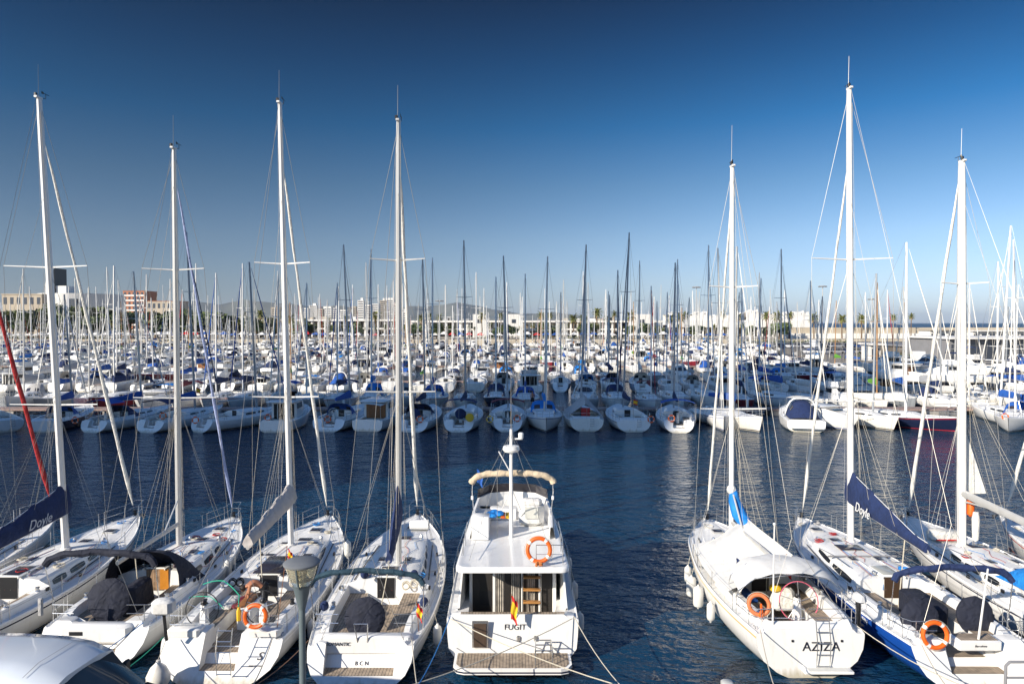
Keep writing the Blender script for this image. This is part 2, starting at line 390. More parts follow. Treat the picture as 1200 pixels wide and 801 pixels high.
def hatch(s, root, x, y, sx, sy, m=None):
    w = MB(); z = s.z(x, y) + .02
    w.box((x, y, z), (sx, sy, .05), 1, ch=.04); w.box((x, y, z + .028), (sx - .10, sy - .10, .02), 0, ch=.03)
    w.build('hatch', [m or smoke, alu], root)

def sheer_pt(s, y, sg, h=0.0, inset=.06):
    z = s.zs(y); return Vector((sg * max(0.0, s.b(y) - inset), s.shear(y, z), z + .04 + h))

def rails(s, root, near=True, y0=.25, gate=None):
    L = s.L; r = .013 if near else .016
    for sg in (1, -1):
        ys = [y0 + 1.5 + i * (L * .86 - y0 - 1.5) / 4 for i in range(5)]
        if near:
            for y in ys:
                m = MB(); m.tube([sheer_pt(s, y, sg), sheer_pt(s, y, sg, .62)], r, 5); m.build('stanchion', steel, root)
        m = MB(); pts = [y0 + 1.0] + ys + [L * .9]
        for h in (.60, .32):
            m.tube([sheer_pt(s, y, sg, h) for y in pts], .006 if near else .01, 4)
        if not near:
            for y in ys: m.tube([sheer_pt(s, y, sg), sheer_pt(s, y, sg, .62)], r, 4)
        m.build('lifeline', wirem if near else steel, root)
    m = MB()                                                   # pulpit at the bow
    for h in (.62, .32):
        loop = [sheer_pt(s, L * .88, 1, h), sheer_pt(s, L * .95, 1, h)] + [Vector((sx * .2, L + .05, s.zs1 + h + .06)) for sx in (1, -1)] + [sheer_pt(s, L * .95, -1, h), sheer_pt(s, L * .88, -1, h)]
        m.tube(loop, r, 5)
    for sg in (1, -1):
        for y in (.88, .95): m.tube([sheer_pt(s, L * y, sg), sheer_pt(s, L * y, sg, .62)], r, 5)
    m.build('pulpit', steel, root)
    m = MB(); b = s.b(y0)                                      # pushpit at the stern
    for sg in ((1, -1)):
        for h in (.62, .34):
            m.tube([sheer_pt(s, y0 + 1.2, sg, h), sheer_pt(s, y0 + .3, sg, h), sheer_pt(s, y0, sg, h, .16), sheer_pt(s, y0 - .02, sg, h, b * (.5 if s.aft else .96))], r, 5)
        for yy, ins in ((y0 + 1.2, .06), (y0 + .3, .06), (y0, .3)): m.tube([sheer_pt(s, yy, sg, 0, ins), sheer_pt(s, yy, sg, .62, ins)], r, 5)
        if s.aft: m.build('pushpit', steel, root); m = MB()
    if not s.aft: m.build('pushpit', steel, root)

def winch(root, x, y, z, m=None):
    w = MB(); w.lathe([(.085, 0), (.09, .03), (.06, .06), (.055, .11), (.075, .14), (.07, .165), (.03, .17)], (x, y, z), 10); w.build('winch', m or steel, root)

def wheel(root, x, y, z, Rr=.45, cover=None, ped=True, rim=None, base=0.0):
    if ped:
        m = MB(); m.box((x, y + .14, (z + base) / 2 + .05), (.30, .26, z - base + .1), 0, ch=.05, taper=.7); m.ball((x, y + .12, z + .16), .1, m=1, n=8); m.build('pedestal', [gel, black], root)
    if cover:
        m = MB(); q = Matrix.Rotation(R(90), 3, 'X') @ Matrix.Identity(3)
        prof = [(Rr * .3, -.10), (Rr * .9, -.09), (Rr + .04, -.02), (Rr + .045, .05), (Rr * .9, .12), (Rr * .25, .17)]
        m.lathe(prof, (x, y, z), 18, M=Matrix.Rotation(R(78), 3, 'X'))
        for i, v in enumerate(m.v): m.v[i] = (v[0] + .014 * math.sin(v[2] * 23), v[1] + .02 * math.sin(v[0] * 19 + v[2] * 7), v[2] - .04 * abs(math.sin(v[0] * 9)))
        m.build('wheel_cover', cover, root)
    else:
        m = MB(); nrm = Vector((0, -1, .2)).normalized(); m.torus((x, y, z), Rr, .017, nrm, 28, 6, 0)
        q = Vector((0, 0, 1)).rotation_difference(nrm).to_matrix()
        for i in range(5):
            a = i * math.tau / 5 + .3; m.tube([(x, y, z), Vector((x, y, z)) + q @ Vector((math.cos(a) * Rr, math.sin(a) * Rr, 0))], .009, 4, 1)
        m.ball((x, y, z), .05, m=1); m.build('steering_wheel', [rim or steel, steel], root)

def mast_rig(s, root, yb, zb, xt, yt, zt, mr=.10, mm=None, spr=(), jib=whitec, jr=.075, jy=None, jtop=.9, near=True, ant=1.2, back=True, x0=0.0, wr=.008, sleeve=None, radar=False, frac=1.0):
    mm = mm or alu
    def at(z): t = (z - zb) / (zt - zb); return Vector((lerp(x0, xt, t), lerp(yb, yt, t), z))
    m = MB(); m.tube([at(zb), at(lerp(zb, zt, .6)), at(zt - .8), at(zt)], [mr, mr, mr * .82, mr * .7], 10 if near else 6, flat=1.35)
    if near: m.box(at(zt) + Vector((0, -.05, .04)), (.14, .36, .08), 0, ch=.02); m.lathe([(mr * 1.5, 0), (mr * 1.45, .06), (mr, .1)], at(zb), 10)
    ms = m.build('mast', [mm], root)
    tips = {}
    for zz, hw in spr:
        c = at(zz); m = MB()
        for sg in (1, -1):
            e = c + Vector((sg * hw, -.22, .05)); m.tube([c, e], [.04 if near else .035, .022], 5, flat=.6); tips[(zz, sg)] = e
        m.build('spreader', [mm], ms)
    if near:
        m = MB(); tp = at(zt); m.tube([tp + Vector((-.03, 0, .05)), tp + Vector((-.02, 0, .05 + ant))], [.01, .006], 4)
        m.build('antenna', [wirem], ms)
        m = MB(); m.tube([tp + Vector((.03, 0, .05)), tp + Vector((.05, .3, .1)), tp + Vector((.05, .3, .28))], .012, 4); m.tube([tp + Vector((.05, .1, .28)), tp + Vector((.05, .5, .28))], .012, 4); m.box(tp + Vector((.05, .12, .28)), (.01, .12, .09)); m.box(tp + Vector((-.06, -.12, .14)), (.1, .1, .14), ch=.02)
        m.build('wind_vane', [black], ms)
    m = MB(); cp = lambda sg, dy=0: sheer_pt(s, yb - .15 + dy, sg, -.02, .05)
    zz = sorted(z for z, _ in spr)
    for sg in (1, -1):
        top = at(lerp(zb, zt, frac)) - Vector((0, 0, .12)); path = [cp(sg)] + [tips[(z, sg)] for z in zz] + [top]
        m.tube(path, wr, 4, caps=False)
        if near or len(zz) < 2:
            if zz: m.tube([cp(sg, .02) - Vector((sg * .12, 0, 0)), at(zz[0] - .1)], wr * .9, 4, caps=False)
        if near and len(zz) > 1: m.tube([tips[(zz[0], sg)], at(zz[1] - .1)], wr * .9, 4, caps=False); m.tube([cp(sg, .6) - Vector((sg * .15, 0, 0)), at(zz[0] - .15)], wr * .8, 4, caps=False)
    m.build('shrouds', [wirem], root)
    if back:
        m = MB(); tp = at(zt) + Vector((0, -.15, 0)); q = Vector((0, .45, 3.0))
        if near:
            spl = tp.lerp(Vector((0, .2, 1)), .82); m.tube([tp, spl], wr, 4, caps=False)
            for sg in (1, -1): m.tube([spl, sheer_pt(s, .25, sg, 0, .35)], wr, 4, caps=False)
        else: m.tube([tp, Vector((0, .3, 1.1))], wr, 4, caps=False)
        m.build('backstay', [wirem], root)
    yj = jy if jy is not None else s.L - .35
    a = Vector((0, yj, s.zs(yj) + .12)); b = at(lerp(zb, zt, jtop)) + Vector((0, .12, 0))
    if jib:
        m = MB(); k = 14 if near else 5; pts = []; rs = []
        for i in range(k + 1):
            t = i / k; pts.append(a.lerp(b, .03 + .95 * t) + Vector((math.sin(i * 2.1) * .012, 0, 0))); rs.append(jr * (1.05 - .5 * t + (.12 * math.sin(i * 1.7) if near else 0)) if 0 < i < k else .02)
        m.tube(pts, rs, 8 if near else 5); j = m.build('furled_jib', [jib], root)
        if near:
            m = MB(); m.lathe([(.03, 0), (.11, .02), (.11, .05), (.06, .08), (.06, .16), (.11, .19), (.11, .21), (.03, .22)], a, 10); m.build('furling_drum', [black], root)
            m = MB(); m.tube([a, b], .007, 4); m.build('forestay', [wirem], root)
    else:
        m = MB(); m.tube([a, b], wr, 4); m.build('forestay', [wirem], root)
    if near:
        m = MB()
        for i, (dx, fr) in enumerate(((.13, .97), (-.13, .93), (.16, .7), (-.2, .62))):
            m.tube([at(zb + .1) + Vector((dx * 2.2, -.25, 0)), at(lerp(zb, zt, fr)) + Vector((dx * .6, -.1, 0))], .006, 4, m=i % 2, caps=False)
        m.build('halyards', [ropem, greyc], root)
    return at

def boom_set(s, root, at, zg, ye, ze, cov=None, h0=.8, h1=.3, near=True, xe=0.0, bm=None, wrap=True, sag=0.0, width=.2, lift=True, cw=None, bare_r=.07):
    a = at(zg) + Vector((0, -.12, 0)); b = Vector((xe, ye, ze))
    m = MB(); m.tube([a, b], [bare_r, bare_r * .9], 8 if near else 5, flat=1.4); m.build('boom', [bm or alu], root)
    if cov:
        m = MB(); k = 12 if near else 3; rings = []
        st = -.06 if wrap else .02
        for i in range(k + 1):
            t = st + (1.0 - st) * i / k; c = a.lerp(b, t); tt = max(0, t); h = lerp(h0, h1, min(1, tt * 1.15)) * (1 + (.09 * math.sin(i * 1.9) if near else 0)); wd = lerp(width, width * .55, tt) * (1 + (.12 * math.sin(i * 2.7 + 1) if near else 0))
            lo = -.02
            if i == 0: wd *= .8; h *= .98
            prof = [(0, lo), (wd * .6, lo * .6), (wd, h * .25), (wd * .72, h * .62), (wd * .28, h * .95), (0, h), (-wd * .28, h * .95), (-wd * .72, h * .62), (-wd, h * .25), (-wd * .6, lo * .6)]
            rings.append([(c.x + px, c.y, c.z + pz - sag * math.sin(math.pi * tt)) for px, pz in prof])
        m.loft(rings, True, True, True, 0); o = m.build('sail_cover', [cov], root, ang=60)
        if near:
            m = MB(); m.tube([(a.lerp(b, i / 8) + Vector((0, 0, lerp(h0, h1, min(1, i / 8 * 1.15)) + .02))) for i in range(9)], .014, 4); m.build('zipper', [cw or whitec], o)
    if near:
        m = MB()
        if lift: m.tube([b, at(zg + 14 if zg + 14 < 17 else 16)], .006, 4)
        for sx in (.12, -.12):
            for fy in (.35, .7): m.tube([a.lerp(b, fy) + Vector((sx, 0, 0)), at(zg + 5)], .005, 4)
        m.tube([a.lerp(b, .75), Vector((0, lerp(a.y, b.y, .75) + .1, s.z(0, lerp(a.y, b.y, .75)) + .05))], .02, 5); m.build('boom_tackle', [ropem], root)
        m = MB(); m.tube([a.lerp(b, .28) - Vector((0, 0, .08)), at(at(0).z + s.z(0, a.y - .1) + .35)], .035, 6); m.build('vang', [bm or alu], root)

def arch_roll(s, root, y, z, hw, m, legs=True, r=.13, wid=None):
    pts = []
    for i in range(17):
        u = -1 + 2 * i / 16; pts.append(Vector((hw * math.copysign(1 - (1 - abs(u)) ** 1.35, u), y + .05 * math.sin(i), z - .42 * abs(u) ** 3.2 + .02 * math.sin(i * 1.9))))
    a = MB(); a.tube(pts, [r * (.9 + .12 * math.sin(i * 2.3)) for i in range(17)], 8, flat=.85); a.build('folded_bimini', [m], root)
    if legs:
        for sg in (1, -1):
            a = MB(); e = Vector((sg * hw, y, z - .42)); yl = y + .15; f = sheer_pt(s, max(.35, y - .1), sg, 0, .08)
            a.tube([e, f], .016, 6); a.build('bimini_leg', [steel], root)

def hood(s, root, y0, y1, hw, zt, m, frames=True, winm=None):
    """sprayhood: canvas bow over the companionway"""
    a = MB(); rings = []; n = 12
    zb = s.z(hw * .95, y1 - .1) if y1 > s.yc else s.zs(y0) + .35
    for i, f in enumerate((0, .3, .6, .85, 1.0)):
        y = lerp(y0, y1, f); ht = (1 - f ** 2.2) * (zt - zb) + .04; ring = []
        for j in range(n + 1):
            u = -1 + 2 * j / n; x = hw * math.sin(u * math.pi / 2) * (1 + .02 * i); ring.append((x, y - .12 * abs(u) * (1 - f), zb + ht * (1 - abs(u) ** 3.4)))
        rings.append(ring)
    w0 = winm is not None
    a.loft(rings, closed=False, mf=lambda i, j: 1 if w0 and i in (2, 3) and j in (3, 4, 7, 8) else 0)
    a.build('sprayhood', [m, winm or m], root, ang=50)

def ladder(root, x, y, z, h, wdt=.3, n=4, lean=.25, m=None, cat='boarding_ladder'):
    a = MB()
    for sg in (1, -1): a.tube([(x + sg * wdt / 2, y, z), (x + sg * wdt / 2, y - .06, z + h * .5), (x + sg * wdt / 2, y + lean * .3, z + h)], .014, 5)
    for i in range(n):
        zz = z + .05 + (h - .1) * i / (n - 1); a.tube([(x - wdt / 2, y - .03 + .02 * i, zz), (x + wdt / 2, y - .03 + .02 * i, zz)], .016, 5)
    a.build(cat, [m or steel], root)

def lifebuoy(label, c, Rr=.32, m=None, nrm=(0, -1, .15), group=None, band=textw, line=True, solid=False):
    a = MB(); a.torus((0, 0, 0), Rr - .06, .065, nrm, 24, 8, mf=lambda i, j: 1 if i % 6 == 3 else 0)
    if line:
        q = Vector((0, 0, 1)).rotation_difference(Vector(nrm)).to_matrix()
        for k in range(4):
            a.tube([q @ Vector((math.cos(t) * (Rr + .02 + .03 * math.sin((t - k * math.pi / 2 - math.pi / 4) * 2)), math.sin(t) * (Rr + .02), .0)) for t in [k * math.pi / 2 + math.pi / 4 + i * math.pi / 12 for i in range(7)]], .008, 4, 2)
    o = a.build('lifebuoy', [m or orange, band, ropem], None, loc=c)
    return tag(o, label, 'lifebuoy', group)
def fender(label, top, c, m=None, ln=.62, r=.12, group='fenders hung along the near yachts'):
    """c: middle of the fender, top: where its lanyard is tied"""
    a = MB(); h = ln / 2; a.lathe([(.03, -h - .05), (.045, -h), (r * .85, -h + .06), (r, -h + .14), (r, h - .14), (r * .85, h - .06), (.045, h), (.03, h + .05)], (0, 0, 0), 12)
    t = Vector(top) - Vector(c); a.tube([(0, 0, h), t], .009, 4, 1)
    o = a.build('fender', [m or fendw, ropem], None, loc=c); return tag(o, label, 'fender', group)
def rope(name, label, cat, pts, r=.012, m=None, sag=0.0, group=None):
    q = []
    for i in range(len(pts) - 1):
        a, b = Vector(pts[i]), Vector(pts[i + 1])
        for k in range(8): t = k / 8; q.append(a.lerp(b, t) - Vector((0, 0, sag * 4 * t * (1 - t))))
    q.append(Vector(pts[-1])); a = MB(); o0 = q[0]; a.tube([p - o0 for p in q], r, 5); o = a.build(name, [m or ropem], None, loc=o0)
    return tag(o, label, cat, group)
def flag(name, label, top, h, wdt, bands, lean=.3, droop=.5, loc=None, pole=None, group=None):
    """flag on its staff; top = upper hoist corner, bands = materials from top to bottom"""
    a = MB(); nb = len(bands); rows = nb * 3; V = []
    for i in range(rows + 1):
        for j in range(7):
            u = j / 6; v = i / rows
            V.append((wdt * u * .55 + .02 * math.sin(v * 7), .05 * math.sin(u * 9 + v * 3) * u, -h * v - droop * u * h + .03 * math.sin(u * 6)))
    F = []; Ms = []
    for i in range(rows):
        for j in range(6): F.append([i * 7 + j, i * 7 + j + 1, i * 7 + j + 8, i * 7 + j + 7]); Ms.append(i // 3)
    root = thing(name, label, 'flag', top, group=group); a.add(V, F, Ms); a.build('flag_cloth', bands, root, ang=80)
    if pole: m = MB(); m.tube([Vector(pole[0]) - Vector(top), Vector(pole[1]) - Vector(top)], .012, 5); m.build('staff', [wood], root)
    return root
def companion(s, root, w=.62, m=None, door=None, ajar=True, hm=None):
    z0 = s.zs(s.yc) + s.sole; z1 = s.z(0, s.yc + .1)
    a = MB(); a.box((0, s.yc - .02, (z0 + .25 + z1 + .02) / 2), (w, .03, z1 - z0 - .23), 0)
    a.build('companionway', [m or black], root)
    a = MB(); a.box((0, s.yc + .55, z1 + .05), (w + .1, 1.1, .06), 1, ch=.02); a.box((0, s.yc + .52, z1 + .085), (w, .9, .015), 0, ch=.02); a.build('sliding_hatch', [hm or smoke, gel], root)
    for sg in (1, -1):
        a = MB(); a.box((sg * (w / 2 + .09), s.yc + .75, z1 + .045), (.05, 1.7, .06), 0, ch=.01); a.build('hatch_rail', [gel], root)
def coil(root, x, y, z, m=None, r=.14):
    a = MB()
    for i in range(4): a.torus((x + .02 * math.sin(i * 2), y, z - .02 * i), r - .01 * i, .014, (.2 * math.sin(i), -1, .4), 14, 4)
    a.build('rope_coil', [m or ropem], root)
def ventlets(s, root, pts):
    for x, y in pts:
        a = MB(); z = s.z(x, y); a.lathe([(.06, 0), (.06, .08), (.08, .14), (.05, .2)], (x, y, z), 8); a.build('deck_vent', [steel], root)
# ---------------------------------------------------------------- water, air, land
def water_mat():
    m = bpy.data.materials.new('sea_water'); m.use_nodes = True; t = m.node_tree; b = t.nodes['Principled BSDF']
    b.inputs['Base Color'].default_value = (.005, .033, .072, 1); b.inputs['Roughness'].default_value = .06; b.inputs['IOR'].default_value = 1.55
    b.inputs['Specular IOR Level'].default_value = .5
    tc = t.nodes.new('ShaderNodeTexCoord'); h = None
    for sc, st, wt, det, rz in ((.22, (1, 1.6, 1), .20, 3, .5), (.85, (1, 1.9, 1), .15, 4, .35), (2.6, (1, 1.5, 1), .060, 4, .1)):
        mp = t.nodes.new('ShaderNodeMapping'); mp.inputs['Scale'].default_value = st; mp.inputs['Rotation'].default_value = (0, 0, rz); t.links.new(tc.outputs['Object'], mp.inputs[0])
        n = t.nodes.new('ShaderNodeTexNoise'); n.inputs['Scale'].default_value = sc; n.inputs['Detail'].default_value = det; n.inputs['Distortion'].default_value = .4; t.links.new(mp.outputs[0], n.inputs['Vector'])
        q = t.nodes.new('ShaderNodeMath'); q.operation = 'MULTIPLY'; q.inputs[1].default_value = wt; t.links.new(n.outputs[0], q.inputs[0])
        if h is None: h = q
        else: ad = t.nodes.new('ShaderNodeMath'); ad.operation = 'ADD'; t.links.new(h.outputs[0], ad.inputs[0]); t.links.new(q.outputs[0], ad.inputs[1]); h = ad
    bn = t.nodes.new('ShaderNodeBump'); bn.inputs['Strength'].default_value = 1; bn.inputs['Distance'].default_value = 2.3
    t.links.new(h.outputs[0], bn.inputs['Height']); t.links.new(bn.outputs[0], b.inputs['Normal']); return m
a = MB(); a.add([(-16000, -300, 0), (16000, -300, 0), (16000, 22000, 0), (-16000, 22000, 0)], [[0, 1, 2, 3]])
tag(a.build('water', [water_mat()], smooth=False), kind='structure')
om = mat('open_sea_water', (.022, .075, .145), .55, var=.12, vscale=.02, spec=.25, stretch=(1, 3, 1))
a = MB(); a.add([(-15500, 700, 0), (15500, 700, 0), (15500, 21500, 0), (-15500, 21500, 0)], [[0, 1, 2, 3]]); tag(a.build('open_sea', [om], None, loc=(0, 0, .25), smooth=False), kind='structure')
conc = mat('quay_concrete', (.36, .33, .29), .85, var=.15, vscale=1.2, bump=.1, dirt=(.2, .18, .15))
sand = mat('pale_stone', (.46, .40, .31), .9, var=.15, vscale=.05)
asph = mat('asphalt', (.17, .16, .15), .9, var=.15, vscale=.3)
wallw = mat('white_render', (.74, .72, .68), .7, var=.05, vscale=.1)
wallb = mat('beige_render', (.42, .36, .28), .8, var=.08, vscale=.1)
wallr = mat('brick_red_render', (.42, .17, .09), .8, var=.1, vscale=.2)
roofr = mat('terracotta_roof', (.35, .14, .08), .8, var=.15, vscale=.5)
winf = mat('far_window', (.05, .06, .08), .25)
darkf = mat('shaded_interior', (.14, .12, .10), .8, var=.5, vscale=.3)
hillm = mat('hill_scrub', (.10, .105, .085), .95, var=.25, vscale=.004)
plank = striped('pontoon_planks', (.36, .25, .21), (.12, .09, .08), 2.0, 'X', .85)
def block(name, p0, p1, d, depth, z0, m, parent=None, mats=None, z1=None, base=3.0):
    pass
# near quay under the photographer and the lamp
a = MB(); a.box((0, 3.0, .35), (140, 27.6, 2.3)); tag(a.build('near_quay', [conc], smooth=False), kind='structure')
a = MB(); a.box((0, 16.55, 1.58), (140, .5, .16), ch=.03); tag(a.build('quay_kerb', [conc], smooth=False), kind='structure')
# promenade land behind the marina, and the mole with its car park on the right
a = MB()
def slab(a, pts, z0, z1, m=0):
    n = len(pts); a.add([(x, y, z0) for x, y in pts] + [(x, y, z1) for x, y in pts], [list(range(n, 2 * n))] + [[i, (i + 1) % n, n + (i + 1) % n, n + i] for i in range(n)], m)
slab(a, [(-900, 322), (175, 322), (330, 322), (330, 1400), (-900, 9000)], -1, 3.0); tag(a.build('promenade_ground', [sand], smooth=False), kind='structure')
a = MB(); slab(a, [(77, 132), (200, 118), (420, 118), (420, 321.9), (112, 321.9), (96, 240), (84, 170)], -1, 2.0); tag(a.build('car_park_ground', [asph], smooth=False), kind='structure')
# hills, far beyond the town
def hills(name, label, d, x0, x1, hs, n=70, seed=1):
    r = random.Random(seed); a = MB(); rings = []
    for i in range(n + 1):
        px = lerp(x0, x1, i / n); h = cr(hs, px); h += sum(math.sin(px * f + seed * k) * q for k, (f, q) in enumerate(((.05, 1.2), (.11, .8), (.23, .5))))
        c = P(px, 378 - max(.2, h), d); base = Vector((c.x, d, 0)); H = c.z
        rings.append([(c.x * (1 + k * .06), d * (1 + k * .06) + 150 * math.sin(i * .7 + k), H * q) for k, q in ((-1.6, 0), (-.9, .35), (-.4, .75), (0, 1), (.5, .8), (1.2, .3))])
    a.loft(rings, closed=False); return tag(a.build(name, [hillm]), kind='structure')
hills('hills', '', 7500, -350, 545, [(-350, 14), (0, 16), (120, 17), (180, 20), (215, 26), (250, 23), (300, 25), (345, 22), (400, 18), (450, 14), (545, 3)], seed=2)
hills('far_hills', '', 9500, 380, 800, [(380, 6), (450, 15), (480, 19), (530, 21), (560, 20), (600, 13), (640, 11), (680, 8), (740, 3), (800, 0)], seed=5)
# ---- buildings
def facade(name, label, x0, x1, ytop, d, depth, m, floors, cols, base=3.0, rm=None, wm=None, group=None, win=.5, gap=1.2, parts=True, side=True):
    a0 = P(x0, ytop, d); a1 = P(x1, ytop, d); h = a0.z - base; W = a1.x - a0.x; cx = (a0.x + a1.x) / 2
    root = thing(name, label, 'building', (cx, d + depth / 2, base), group=group)
    b = MB(); b.box((0, 0, h / 2), (W, depth, h)); b.build('wall', [m], root, smooth=False)
    b = MB(); b.box((0, 0, h + .25), (W + .6, depth + .6, .5)); b.build('roof', [rm or m], root, smooth=False)
    fh = h / floors; cw = W / cols
    if parts:
        for i in range(floors):
            for j in range(cols):
                b = MB(); b.box((-W / 2 + cw * (j + .5), -depth / 2 - .02, fh * (i + .55)), (cw * win, .12, fh * .5)); b.build('window', [wm or winf], root, smooth=False)
    return root, W, h
bl = [('office_block', 'beige flat-roofed block at the far left behind the palms', 2, 49, 345, 400, 25, wallb, 3, 6),
      ('apartment_tower', 'white and orange brick tower block left of the boat masts', 144, 169, 341, 700, 25, wallr, 8, 5),
      ('low_block', 'low red-roofed block beside the orange tower', 172, 206, 353, 650, 25, wallb, 3, 6)]
for q in bl:
    r0, W, h = facade(*q, rm=roofr if q[0] != 'office_block' else wallb)
    if q[0] == 'apartment_tower':
        for i in range(8):
            b = MB(); b.box((0, -12.75, h / 8 * (i + .12)), (W * .98, .5, h / 8 * .3)); b.build('balcony_band', [wallw], r0, smooth=False)
# white rotunda with its tall dark-sided fin
c = P(96, 346, 400); root = thing('round_building', 'white curved building with a slanted white and black fin tower', 'building', (c.x * 1.0625, 425, 3))
H = P(96, 343, 400).z - 3; rad = (P(142, 346, 400).x - P(50, 346, 400).x) / 2; a = MB(); a.lathe([(rad * .9, 0), (rad * .9, H * .45), (rad, H * .45), (rad, H), (rad * .5, H + .3)], (0, 0, 0), 48); a.build('wall', [wallw], root, ang=30)
for u, wd in ((-.42, 4), (.35, 5.5), (.0, 3)):
    x = u * rad; y = -math.sqrt(rad * rad - x * x); a = MB(); a.box((x, y - .1, H * (.68 if u else .2)), (wd, 1.2, H * .38)); a.build('window', [winf], root, smooth=False)
t0 = P(76, 346, 400); t1 = P(88, 346, 400); top = P(87, 315, 400).z - 3; x0 = (t0.x - c.x) * 1.02; x1 = (t1.x - c.x) * 1.02; xm = lerp(x0, x1, .42)
a = MB(); slab(a, [(x0, -18), (xm, -20), (xm, -8), (x0, -8)], H, lerp(H, top, .5)); a.build('fin', [wallw], root, smooth=False)
a = MB(); a.add([(xm, -20, H), (x1, -19, H), (x1, -8, H), (xm, -8, H), (xm, -20, lerp(H, top, .55)), (x1, -19, top + 1), (x1, -8, top + 1), (xm, -8, lerp(H, top, .55))], [[0, 1, 5, 4], [1, 2, 6, 5], [2, 3, 7, 6], [3, 0, 4, 7], [4, 5, 6, 7]]); a.build('dark_fin', [black], root, smooth=False)
a = MB(); a.box((P(90, 346, 400).x - c.x + 1, -14, H + 2), (8, 8, 5)); a.build('roof_box', [wallw], root, smooth=False)
# distant white towers
tw = [(372, 378, 362), (379, 388, 359), (389, 396, 361), (398, 407, 363), (410, 417, 359), (419, 426, 352), (427, 435, 357), (436, 444, 356), (445, 452, 352), (452, 461, 349), (462, 468, 355), (469, 477, 365), (318, 327, 360), (352, 361, 361), (362, 371, 358)]
for i, (x0, x1, yt) in enumerate(tw):
    lab = ['narrow pale tower', 'broad white tower', 'white stepped tower'][i % 3] + ' on the skyline, ' + ['first', 'second', 'third', 'fourth', 'fifth', 'sixth', 'seventh', 'eighth', 'ninth', 'tenth', 'eleventh', 'twelfth', 'thirteenth', 'fourteenth', 'fifteenth'][sorted(q[0] for q in tw).index(x0)] + ' from the left'
    r0, W, h = facade('city_tower', lab, x0, x1, yt, 1500 + 60 * (i % 5), 18, wallw if i % 4 else wallb, 1, 1, base=4, group='city towers on the skyline', parts=False)
    b = MB()
    nf = int(h / 5)
    for k in range(nf): b.box((0, -9.1, 3 + k * 5), (W * .84, .6, 2.2))
    b.build('window_bands', [winf], r0, smooth=False)
    if i % 3 == 2: b = MB(); b.box((W * .15, 0, h + 3), (W * .4, 9, 6)); b.build('roof_house', [wallw], r0, smooth=False)
greyr = mat('grey_roof_plant', (.3, .3, .3), .7)
# long promenade arcade, two floors with openings
def arcade(label, x0, x1, ytop, d, n, group=None, deckm=wallw):
    a0 = P(x0, ytop, d); a1 = P(x1, ytop, d); W = a1.x - a0.x; H = a0.z - 3; root = thing('arcade_building', label, 'building', ((a0.x + a1.x) / 2, d + 10, 3), group=group)
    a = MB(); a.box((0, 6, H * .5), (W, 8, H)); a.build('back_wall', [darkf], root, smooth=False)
    a = MB(); a.box((0, 0, H * .5), (W + .5, 19, .8)); a.build('terrace_slab', [deckm], root, smooth=False)
    a = MB(); a.box((0, 0, H), (W + 1, 21, 1.0)); a.build('roof', [deckm], root, smooth=False)
    cw = W / n
    for j in range(n + 1): a = MB(); a.box((-W / 2 + cw * j, -9, H / 2 - .2), (.9, .9, H - .6)); a.build('column', [deckm], root, smooth=False)
    for j in range(0, n, 1):
        if rnd.random() < .6: a = MB(); a.box((-W / 2 + cw * (j + .5), 1, H * .73), (cw * .8, .6, H * .34)); a.build('wall_panel', [rnd.choice([wallw, wallb, wallw])], root, smooth=False)
        if rnd.random() < .5: a = MB(); a.box((-W / 2 + cw * (j + .5), -8.2, H * .44), (cw * .9, .3, H * .16)); a.build('railing_panel', [rnd.choice([wallw, wallb])], root, smooth=False)
        if rnd.random() < .3: a = MB(); a.box((-W / 2 + cw * (j + rnd.uniform(.2, .8)), 2, H + 1.1), (cw * rnd.uniform(.3, 1.2), 5, rnd.uniform(.8, 2.4))); a.build('roof_unit', [rnd.choice([wallw, wallb, greyr])], root, smooth=False)
for i, (x0, x1, yt, n, lab) in enumerate([(188, 318, 376, 18, 'long two-storey arcade left of centre with white terrace'), (326, 466, 375, 18, 'two-storey arcade below the white city towers'), (482, 596, 376.5, 14, 'low two-storey arcade in front of the far grey hill'), (612, 775, 376.5, 20, 'long low arcade left of the white jagged-roofed hall')]):
    arcade(lab, x0, x1, yt, 372, n)
# white hall with jagged shell roofs
a0 = P(786, 375, 390); a1 = P(950, 375, 390); H = a0.z - 3; W = a1.x - a0.x; root = thing('jagged_roof_hall', 'long white hall with a row of jagged white shell roofs', 'building', ((a0.x + a1.x) / 2, 400, 3))
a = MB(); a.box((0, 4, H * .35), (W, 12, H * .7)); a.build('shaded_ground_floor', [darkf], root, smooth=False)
a = MB(); a.box((0, 0, H * .78), (W, 22, H * .44)); a.build('wall', [wallw], root, smooth=False)
for j in range(28): a = MB(); a.box((-W / 2 + W * (j + .5) / 28, -9.5, H * .28), (.8, .8, H * .56)); a.build('column', [wallw], root, smooth=False)
for k in range(11):
    x = -W / 2 + W * (k + .5) / 11; hw = W / 22; r_ = random.Random(k); hh = (3.0 + 3.2 * r_.random()) * (1.15 if k > 4 else .9)
    if k in (5,): continue
    a = MB(); rings = []
    for i in range(5):
        y = -9 + 5 * i; rings.append([(x + hw * (-.98 + 1.96 * j / 8), y, H + hh * (.35 + .65 * abs(math.sin(j * 1.25 + k * .9 + i * .3))) * (1 - .08 * i)) for j in range(9)])
    a.loft(rings, closed=False)
    fr = rings[0]; a.loft([fr, [(p[0], p[1], H - .1) for p in fr]], closed=False); bk = rings[-1]; a.loft([bk, [(p[0], p[1], H - .1) for p in bk]], closed=False)
    a.build('roof_shell', [wallw], root, ang=15)
